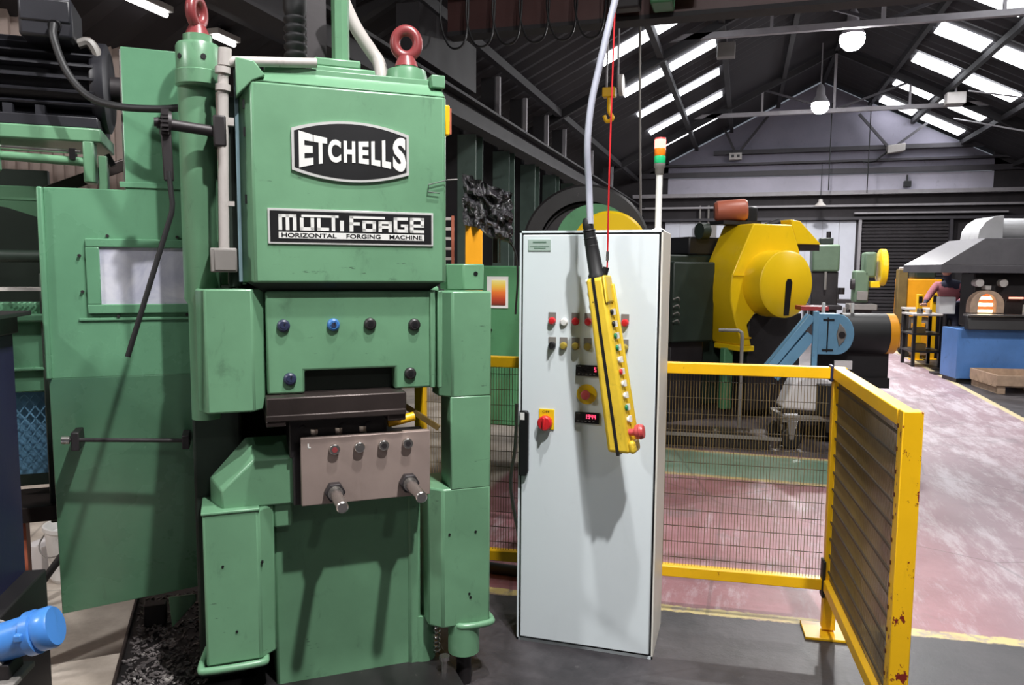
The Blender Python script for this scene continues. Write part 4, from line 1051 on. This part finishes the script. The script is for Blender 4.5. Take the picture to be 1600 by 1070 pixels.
B().loft([(.50, .16, 2.20), (.64, .16, 2.19), (.97, .16, 1.93), (.60, .16, 1.93)], [(.50, .5, 2.20), (.64, .5, 2.19), (.97, .5, 1.93), (.60, .5, 1.93)]).build('side_cowl', M['yellow_press'], YP, .01)
BOX(.66, .95, .17, .48, 1.86, 1.93).build('side_cowl_lip', M['brown_steel'], YP)
BOX(-.86, .55, .52, 1.5, .10, 1.80).build('body', M['green_dark'], YP, .02)
BOX(-.95, -.40, .30, .55, .85, 1.72).build('front_frame', M['green_dark'], YP, .02); BOX(-.90, -.45, .40, .6, .0, .9).build('front_leg', M['dark_iron'], YP, .02)
BOX(-.12, .62, .06, .5, .1, 1.16).build('lower_frame', M['black_steel'], YP, .01); BOX(-.32, -.20, .20, .28, .1, .78).build('green_upright', M['green_press'], YP, .01)
BOX(-1.0, .6, .25, 1.6, 0, .1).build('base', M['dark_iron'], YP)
BOX(-.60, .35, .52, 1.3, 1.80, 2.0).build('head', M['black_steel'], YP, .02)
mt = B().lathe([(.0, -.16), (.09, -.16), (.115, -.13), (.12, .16), (.10, .19), (0, .19)], (-.20, .35, 2.285), (.8, -.5, 0.06), n=24).build('press_motor', M['brown_motor'], YP)
BOX(-.36, .16, .24, .48, 2.13, 2.17).build('motor_mount', M['black_steel'], mt); BOX(.0, .16, .30, .5, 2.16, 2.34).build('motor_pulley_box', M['black'], mt, .02)
CYL((-.52, .45, 2.06), (-.42, .45, 2.06), .09, n=16).build('side_pulley', M['green_dark'], YP)
CYL((.2, .2, 2.12), (.36, .2, 2.17), .04, n=10).build('cable_entry', M['black'], YP)
for k in range(4):
    z = 1.08+.08*k; b = B(); b.tube([(-.97, .26, z), (-.93, .23, z+.02), (-.89, .26, z-.01)], .008, 6, 3); b.build('small_pipe', M['grey_box'], YP)
# dark machinery table between fence and press
t = thing('machine_bed', 'low dark slatted machine bed on the floor behind the fence', 'machine bed', (-.82, 7.18, 0), R(3))
BOX(0, 1.1, 0, .5, 0, .10).build('base', M['brown_steel'], t, .01); BOX(-.1, 1.2, -.02, .0, .10, .13).build('front_rail', M['grey_box'], t)
for k in range(26): BOX(.02+.042*k, .045+.042*k, -.015, -.001, .02, .08).build('slot', M['black'], t)
for x in (.62, .9): CYL((x, .1, .1), (x, .1, .16), .03, n=10).build('clamp_nut', M['bright_steel'], t)
t = thing('pipe_handrail', 'grey bent handrail in front of the yellow guard', 'handrail', (.0, 7.9, 0))
B().tube([(-.22, 0, 1.04), (-.03, 0, 1.04), (.0, 0, 1.02), (.005, 0, .98), (.005, 0, .0)], .018, 10).build('rail', M['grey_box'], t)
# belt conveyor with drum
CV = thing('belt_conveyor', 'pale blue belt conveyor with black end drum behind the fence corner', 'conveyor', (.83, 8.08, 0), R(8))
CYL((.10, .02, 1.03), (.56, .02, 1.03), .195, n=32).build('drum_belt', M['rubber'], CV)
B().lathe([(.185, 0), (.196, .01), (.196, .08), (.185, .09)], (.50, .02, 1.03), (1, 0, 0), n=32).build('drum_band', M['orange'], CV)
sp = B().prism([(-.20, -.0), (-.20, .40)] , 'x', 0, .01) if False else None
pts = [(-.26, .84), (-.26, 1.23)] + [(.02+.2*math.sin(a), 1.03+.195*math.cos(a)) for a in [i*PI/12 for i in range(13)]]
b = B().loft([(.08, .0-p[0]*0+.0, p[1]) for p in []] or [(x_, -.20, z_) for x_, z_ in [(-.16, .835), (-.16, 1.225), (.02, 1.225)] + [(.02+.15*math.sin(a), 1.03+.195*math.cos(a)) for a in [i*PI/10 for i in range(1, 10)]] + [(.02, .835)]],
             [(x_, .0, z_) for x_, z_ in [(-.16, .835), (-.16, 1.225), (.02, 1.225)] + [(.02+.15*math.sin(a), 1.03+.195*math.cos(a)) for a in [i*PI/10 for i in range(1, 10)]] + [(.02, .835)]])
pb = b.build('side_plate', M['blue_conv'], CV, .006)
B().prism([(.03, .92), (.075, .97), (.095, 1.03), (.075, 1.09), (.03, 1.14), (.005, 1.03)], 'y', -.225, -.20).build('bearing', M['grey_box'], pb, .006)
CYL((.05, -.24, 1.03), (.05, -.2, 1.03), .03, n=12).build('bearing_cap', M['dark_iron'], pb)
CYL((-.075, -.21, .86), (-.075, -.21, 1.19), .006, n=8).build('tension_screw', M['black'], pb)
for z in (.88, 1.17): BOX(-.12, -.02, -.215, -.2, z-.008, z+.008).build('screw_lug', M['black'], pb)
BOX(-.215, -.165, -.24, -.19, .48, 1.25).build('post', M['blue_conv'], CV, .004)
BOX(-.12, .5, .62, .7, 0, .52).build('leg_frame', M['black_steel'], CV); BOX(-.14, .55, .0, .06, .55, .86).build('under_guard', M['rubber'], CV); BOX(-.15, .56, -.03, .8, .50, .60).build('belt_return', M['rubber'], CV)
for dy in (-.20, -.08):
    B().bar((-.22, dy, 1.20), (-.62, dy, .66), .05, .07).build('inclined_frame', M['blue_conv'], CV, .004)
    B().bar((-.22, dy, 1.02), (-.55, dy, .60), .03, .10).build('inclined_panel', M['blue_conv'], CV, .004)
BOX(.0, .16, -.215, -.19, .70, .78).build('paper_tag', M['paper'], CV)
for x in (-.05, .22): CYL((x, .1, 1.2), (x, .1, 1.32), .018, n=8).build('guide_pin', M['white'], CV)
BOX(-.26, .0, .1, .4, 1.24, 1.28).build('red_tray', M['red_faded'], CV)
# castor trolley below the conveyor
t = thing('castor_trolley', 'grey castor trolley below the conveyor seen through the mesh', 'trolley', (.44, 7.40, 0), R(14))
BOX(-.06, .55, -.02, .02, .26, .31).build('frame_rail', M['grey_box'], t, .004); BOX(-.06, .55, .36, .4, .26, .31).build('frame_rail', M['grey_box'], t, .004)
for x in (-.06, .5): BOX(x, x+.05, -.02, .4, .25, .30).build('cross_rail', M['grey_box'], t)
B().prism([(-.05, .36), (.45, .32), (.45, .62), (.2, .70), (.05, .62)], 'y', .05, .3).build('grey_sack', M['paper'], t, .03)
cas = None
for x in (.02, .48):
    for y in (0, .36):
        w = CYL((x, y-.03, .10), (x, y+.03, .10), .10, n=18).build('castor_wheel', M['rubber'], t, .01)
        B().prism([(x-.04, .26), (x+.04, .26), (x+.02, .09), (x-.02, .09)], 'y', y-.045, y-.035).build('fork', M['grey_box'], w)
CYL((.36, .02, .33), (.36, .02, .60), .11, n=20).build('black_drum', M['rubber'], t)

# ================================================================== FAR MACHINES
t = thing('drill_press', 'tall grey green drill press against the white far wall', 'drill press', (1.82, 19.4, 0))
BOX(-.30, .30, -.1, .7, 1.62, 2.25).build('head', M['olive_green'], t, .05)
BOX(-.29, .29, .0, .7, .5, 1.62).build('column', M['dark_iron'], t, .02); BOX(-.15, .15, -.05, .3, 2.25, 2.40).build('top_cap', M['green_dark'], t, .02)
CYL((.05, .1, 2.40), (.05, .1, 2.55), .05, n=12).build('spindle_top', M['dark_iron'], t); BOX(-.35, .35, -.5, .6, .75, .85).build('table', M['dark_iron'], t, .01)
CYL((0, -.15, 1.2), (0, -.15, 1.62), .03, n=8).build('spindle', M['grey_box'], t); BOX(-.4, .4, -.4, .8, 0, .5).build('base', M['dark_iron'], t, .02)
for x in (.36, ): CYL((x, -.1, 1.1), (x, -.1, 1.25), .07, n=12).build('handwheel', M['dark_iron'], t)
t = thing('eccentric_press', 'small green eccentric press with a yellow wheel by the white wall edge', 'press', (2.50, 18.3, 0), R(2))
BOX(-.18, .12, 0, .4, .95, 1.65).build('frame', M['olive_green'], t, .04); BOX(.0, .26, .0, .4, 1.5, 2.05).build('head', M['olive_green'], t, .05)
B().lathe([(.0, -.05), (.38, -.05), (.40, -.03), (.40, .07), (.37, .09)], (.36, .1, 1.72), (1, .0, 0), n=28).build('flywheel', M['yellow_press'], t); BOX(.14, .34, -.05, .2, 1.28, 1.42).build('guard', M['yellow_press'], t, .02)
CYL((-.25, .0, 1.35), (-.18, .0, 1.35), .12, n=14).build('pulley', M['dark_iron'], t); BOX(-.28, .28, -.15, .4, .80, .92).build('bolster', M['grey_box'], t, .01)
BOX(-.30, .2, 0, .5, .0, .80).build('pedestal', M['dark_iron'], t, .02); BOX(-.12, .1, -.04, .1, 1.0, 1.2).build('ram', M['grey_box'], t, .01)
for x, h in ((.33, .7), (-.38, .85)): BOX(x-.03, x+.03, -.2, -.14, 0, h).build('work_support', M['grey_box'], t)
t = thing('wall_bench', 'dark work bench standing under the white wall', 'bench', (2.1, 21.5, 0))
BOX(-.6, .8, 0, .6, .80, .9).build('top', M['dark_iron'], t, .01)
for x in (-.55, .7): BOX(x, x+.08, .05, .5, 0, .8).build('leg', M['dark_iron'], t)
BOX(-.2, .3, .2, .5, .9, 1.2).build('drawer_box', M['black_steel'], t, .01)
t = thing('wall_unit', 'grey panel box on the white far wall left of the yellow guard', 'wall box', (-.95, YW-.35, 2.0))
BOX(-.45, .1, 0, .3, .35, 1.05).build('door_panel', M['grey_box'], t, .02); BOX(-.48, .13, .05, .3, .0, .35).build('lower_box', M['black_steel'], t, .02)
for x in (-.4, -.15, .1): CYL((x, .2, 1.05), (x, .2, 1.6), .03, n=8).build('conduit', M['grey_box'], t)
t = thing('hanging_lamp', 'small pale lamp shade hanging before the dark upper wall', 'lamp', (2.0, 23.5, 3.45))
B().lathe([(.05, .2), (.06, .12), (.16, .02), (.17, 0), (.02, .0)], n=18).build('shade', M['off_white'], t); CYL((0, 0, .2), (0, 0, 1.2), .01, n=6).build('cord', M['black'], t)
t = thing('wall_light', 'small black floodlight on the pale wall band', 'lamp', (4.35, YW-.3, 4.02))
BOX(-.09, .09, 0, .2, 0, .17).build('housing', M['black'], t, .01); BOX(-.02, .02, .12, .2, .17, .35).build('bracket', M['black'], t)
OC = thing('orange_machine', 'orange enamelled machine cabinet before the roller shutter', 'machine cabinet', (3.45, 17.8, 0), R(8))
BOX(-.20, .50, 0, .7, .0, 1.48).build('body', M['orange'], OC, .02); BOX(-.38, -.18, -.05, .1, .55, 1.68).build('side_door', M['yellow_wire'], OC, .02)
BOX(.0, .42, .1, .5, 1.48, 1.72).build('gear_head', M['green_dark'], OC, .04); CYL((.2, .3, 1.72), (.2, .3, 1.85), .08, n=12).build('motor_cap', M['grey_box'], OC)
CYL((-.25, .3, 1.70), (.0, .3, 1.70), .03, n=8).build('pipe', M['off_white'], OC)
t = thing('parts_trolley', 'black framed parts trolley at the edge of the aisle', 'trolley', (3.02, 16.2, 0), R(-3))
for x in (0, .5):
    for y in (0, .6):
        BOX(x-.025, x+.025, y-.025, y+.025, .1, .92).build('post', M['black_steel'], t)
        CYL((x, y-.03, .06), (x, y+.03, .06), .06, n=12).build('castor', M['rubber'], t)
BOX(-.04, .54, -.04, .64, .90, .935).build('top_shelf', M['off_white'], t); BOX(-.03, .53, -.03, .63, .50, .53).build('shelf', M['black_steel'], t); BOX(-.03, .53, -.03, .63, .12, .15).build('shelf', M['black_steel'], t)
BOX(.05, .4, .05, .5, .53, .76).build('tool_tray', M['grey_box'], t, .02); BOX(.08, .32, .03, .2, .56, .66).build('orange_bin', M['orange'], t, .01)
for k, (x, y, z, lab) in enumerate(((3.12, 15.75, 1.22, 'slim yellow guard post beside the parts trolley'), (3.40, 15.95, 1.24, 'second yellow guard post behind the slim one'))):
    t = thing('guard_post', lab, 'post', (x, y, 0), R(10))
    BOX(-.045, .045, -.045, .045, 0, z).build('post', M['yellow'], t, .005); BOX(-.1, .1, -.1, .1, 0, .015).build('foot', M['yellow'], t)
    BOX(-.03, .03, -.06, -.04, z-.16, z-.04).build('sensor_window', M['black'], t)
t = thing('tool_stand', 'dark tool stand with pale trays between guard post and furnace', 'stand', (2.84, 14.60, 0), R(5))
for x in (0, .42):
    for y in (0, .6): BOX(x-.025, x+.025, y-.025, y+.025, 0, .90).build('leg', M['black_steel'], t)
for z in (.25, .55, .88): BOX(-.04, .48, -.05, .65, z, z+.03).build('tray', M['off_white'] if z > .8 else M['black_steel'], t)
BOX(.02, .18, .0, .2, .58, .68).build('brass_block', M['yellow_wire'], t); BOX(.02, .2, .0, .2, .28, .40).build('brass_block', M['yellow_wire'], t)
CYL((.1, .1, .91), (.1, .1, 1.0), .05, n=12).build('cup', M['bright_steel'], t); CYL((.3, .3, .91), (.3, .3, .98), .05, n=12).build('cup', M['off_white'], t)
t = thing('white_control_box', 'white box standing before the worker at the furnace', 'control box', (3.10, 13.62, 0), R(5))
BOX(-.12, .12, 0, .15, .97, 1.24).build('housing', M['white'], t, .01); BOX(-.15, .15, -.05, .2, 0, .03).build('base', M['dark_iron'], t); CYL((0, .08, .03), (0, .08, .98), .03, n=8).build('stem', M['dark_iron'], t)
# furnace
FU = thing('forge_furnace', 'blue based forge furnace with glowing mouth under a grey hood', 'furnace', (3.05, 12.67, 0), R(10))
BOX(0, .95, 0, .55, .06, .80).build('blue_casing', M['blue_furn'], FU, .01); BOX(.02, .9, .03, .5, 0, .06).build('kick_plate', M['black_steel'], FU)
B().prism([(-.12, .80), (.02, .80), (.02, 1.0), (-.06, 1.0)], 'x', .08, .98).build('front_slope', M['black_steel'], FU, .01)
BOX(.10, 1.0, -.10, .12, .99, 1.02).build('work_sill', M['bright_steel'], FU, .005)
BOX(.12, .98, -.08, .0, .86, .98).build('sill_rail', M['black_steel'], FU, .01)
b = BOX(.42, 1.9, .55, 1.0, .8, 1.62); b.box(.9, 1.9, 1.0, 1.6, .0, 1.62); b.build('furnace_body', M['black_steel'], FU, .02)
arch = [(.33, 1.02)] + [(.57-.24*math.cos(a), 1.14+.22*math.sin(a)) for a in [i*PI/14 for i in range(15)]] + [(.81, 1.02)]
inn = [(.44, 1.02)] + [(.57-.13*math.cos(a), 1.15+.16*math.sin(a)) for a in [i*PI/14 for i in range(15)]] + [(.70, 1.02)]
n_ = len(arch)
vs = [(p[0], .42, p[1]) for p in arch]+[(p[0], .42, p[1]) for p in inn]+[(p[0], .56, p[1]) for p in arch]+[(p[0], .56, p[1]) for p in inn]
fs = []
for i in range(n_):
    j = (i+1) % n_
    fs += [(i, j, n_+j, n_+i), (2*n_+i, 3*n_+i, 3*n_+j, 2*n_+j), (i, 2*n_+i, 2*n_+j, j), (n_+i, n_+j, 3*n_+j, 3*n_+i)]
B().add(vs, fs).build('mouth_arch', M['wood'], FU, smooth=30)
B().prism(inn, 'y', .53, .545).build('glowing_mouth', M['fire'], FU)
M['warm_bar'] = glow('hot steel bar', (1, .35, .25), 1.6)
CYL((.86, .4, 1.25), (1.06, .4, 1.25), .015, n=8).build('hot_bar', M['warm_bar'], FU)
BOX(.83, 1.1, .45, .56, 1.0, 1.22).build('side_door', M['brown_steel'], FU, .01); BOX(.96, 1.06, .1, .2, 1.02, 1.16).build('white_block', M['white'], FU)
for x in (.46, .80): CYL((x, .45, 1.47), (x, .6, 1.47), .06, n=14).build('burner_port', M['off_white'], FU)
BOX(.53, .61, .42, .56, 1.37, 1.43).build('sight_glass', M['off_white'], FU)
B().loft([(-.16, .32, 1.62), (2.2, .32, 1.62), (2.2, 1.8, 1.62), (-.16, 1.8, 1.62)], [(-.16, .32, 1.74), (2.2, .32, 1.74), (2.2, 1.8, 1.74), (-.16, 1.8, 1.74)]).build('hood_rim', M['hood'], FU, .005)
B().loft([(-.16, .32, 1.74), (2.2, .32, 1.74), (2.2, 1.8, 1.74), (-.16, 1.8, 1.74)], [(.46, .36, 2.14), (2.2, .36, 2.14), (2.2, 1.6, 2.14), (.46, 1.6, 2.14)]).build('hood', M['hood'], FU, .005)
el = [(.50, 2.14), (.52, 2.28), (.60, 2.40), (.72, 2.48), (.86, 2.50), (.86, 2.14)]
B().prism(el, 'y', .7, 1.3).build('duct_elbow', M['duct'], FU, .005)
CYL((.86, 1.0, 2.30), (2.6, 1.0, 2.30), .17, n=24).build('duct', M['duct'], FU)
BOX(.95, 1.3, .1, .5, .05, .95).build('side_machinery', M['black_steel'], FU, .03); CYL((1.05, .0, .35), (1.05, .1, .35), .10, n=14).build('blower', M['grey_box'], FU)
# pallet box in front of furnace
t = thing('pallet', 'wooden pallet crate on the floor before the blue furnace base', 'pallet', (3.33, 11.72, 0), R(8))
for x in (0, .5, 1.0): BOX(x, x+.1, 0, .8, 0, .09).build('bearer', M['wood'], t)
for k in range(6): BOX(-.02, 1.12, .0+.135*k, .12+.135*k, .09, .11).build('deck_board', M['wood'], t)
BOX(-.02, 1.12, -.02, .0, .11, .25).build('side_board', M['wood'], t); BOX(-.02, .0, .0, .8, .11, .25).build('side_board', M['wood'], t); BOX(-.02, 1.12, .8, .82, .11, .25).build('side_board', M['wood'], t)
# worker at the furnace
def skin_body(name, pts, edges, mat, parent, sub=1):
    me = bpy.data.meshes.new(name); me.from_pydata([p[:3] for p in pts], edges, [])
    o = bpy.data.objects.new(name, me); COL.objects.link(o); o.parent = parent
    me.materials.append(mat)
    m = o.modifiers.new('skin', 'SKIN'); s = o.modifiers.new('sub', 'SUBSURF'); s.levels = sub; s.render_levels = sub
    for i, p in enumerate(pts): me.skin_vertices[0].data[i].radius = (p[3], p[3] if len(p) < 5 else p[4]); me.skin_vertices[0].data[i].use_root = (i == 0)
    m.use_smooth_shade = True
    return o
PW = thing('person', 'worker in navy trousers and maroon top bending at the furnace', 'person', (3.46, 15.02, 0), R(-10))
# pelvis, spine, neck, head ; legs ; arms reach forward to the left
pts = [(0, 0, .95, .15, .12), (0, -.03, 1.15, .15, .11), (-.03, -.10, 1.36, .18, .11), (-.06, -.16, 1.50, .06), (-.08, -.20, 1.58, .075), (-.09, -.22, 1.70, .095, .10), (-.09, -.22, 1.78, .06),
       (.10, 0, .88, .10), (.11, -.02, .50, .072), (.11, .02, .10, .05), (.11, -.10, .05, .045),
       (-.10, 0, .88, .10), (-.11, -.03, .50, .072), (-.11, .02, .10, .05), (-.11, -.11, .05, .045),
       (.17, -.12, 1.40, .065), (.20, -.24, 1.16, .05), (.06, -.42, 1.10, .036), (-.02, -.48, 1.10, .03),
       (-.22, -.14, 1.40, .065), (-.34, -.26, 1.20, .05), (-.40, -.46, 1.10, .036), (-.41, -.54, 1.09, .03)]
ed = [(0,1),(1,2),(2,3),(3,4),(4,5),(5,6),(0,7),(7,8),(8,9),(9,10),(0,11),(11,12),(12,13),(13,14),(2,15),(15,16),(16,17),(17,18),(2,19),(19,20),(20,21),(21,22)]
body = skin_body('body', pts, ed, M['cloth_navy'], PW)
top = skin_body('maroon_top', [(0, -.0, 1.0, .165, .13), (0, -.03, 1.15, .165, .125), (-.03, -.10, 1.37, .195, .125), (.18, -.12, 1.40, .078), (.205, -.23, 1.18, .062), (.10, -.38, 1.12, .05), (-.23, -.14, 1.40, .078), (-.345, -.255, 1.21, .062), (-.39, -.42, 1.12, .05)],
      [(0,1),(1,2),(2,3),(3,4),(4,5),(2,6),(6,7),(7,8)], M['cloth_maroon'], PW)
B().lathe([(.0, -.12), (.05, -.115), (.075, -.07), (.09, .0), (.088, .05), (.06, .10), (0, .118)], (-.09, -.235, 1.69), (0, -.1, 1), n=20).build('face', M['skin'], body)
B().lathe([(.098, -.01), (.1, .03), (.085, .08), (.05, .115), (0, .13)], (-.09, -.215, 1.69), (0, .15, 1), n=20).build('hair', M['hair'], body)
for (hx, hy, hz, sg) in ((-.03, -.50, 1.10, 1), (-.412, -.56, 1.088, -1)):
    h_ = B().loft([(hx-.035, hy+.02, hz-.012), (hx+.035, hy+.02, hz-.012), (hx+.035, hy+.02, hz+.014), (hx-.035, hy+.02, hz+.014)], [(hx-.04, hy-.07, hz-.012), (hx+.04, hy-.07, hz-.012), (hx+.04, hy-.07, hz+.012), (hx-.04, hy-.07, hz+.012)]).build('palm', M['skin'], body, .008)
    for f_ in range(4): B().tube([(hx-.03+.02*f_, hy-.065, hz), (hx-.032+.021*f_, hy-.11, hz-.005), (hx-.032+.021*f_, hy-.13-.006*(f_ in (1, 2)), hz-.03)], .009, 6).build('finger', M['skin'], h_)
    B().tube([(hx+sg*.035, hy-.01, hz), (hx+sg*.06, hy-.05, hz-.005), (hx+sg*.055, hy-.08, hz-.02)], .010, 6).build('thumb', M['skin'], h_)
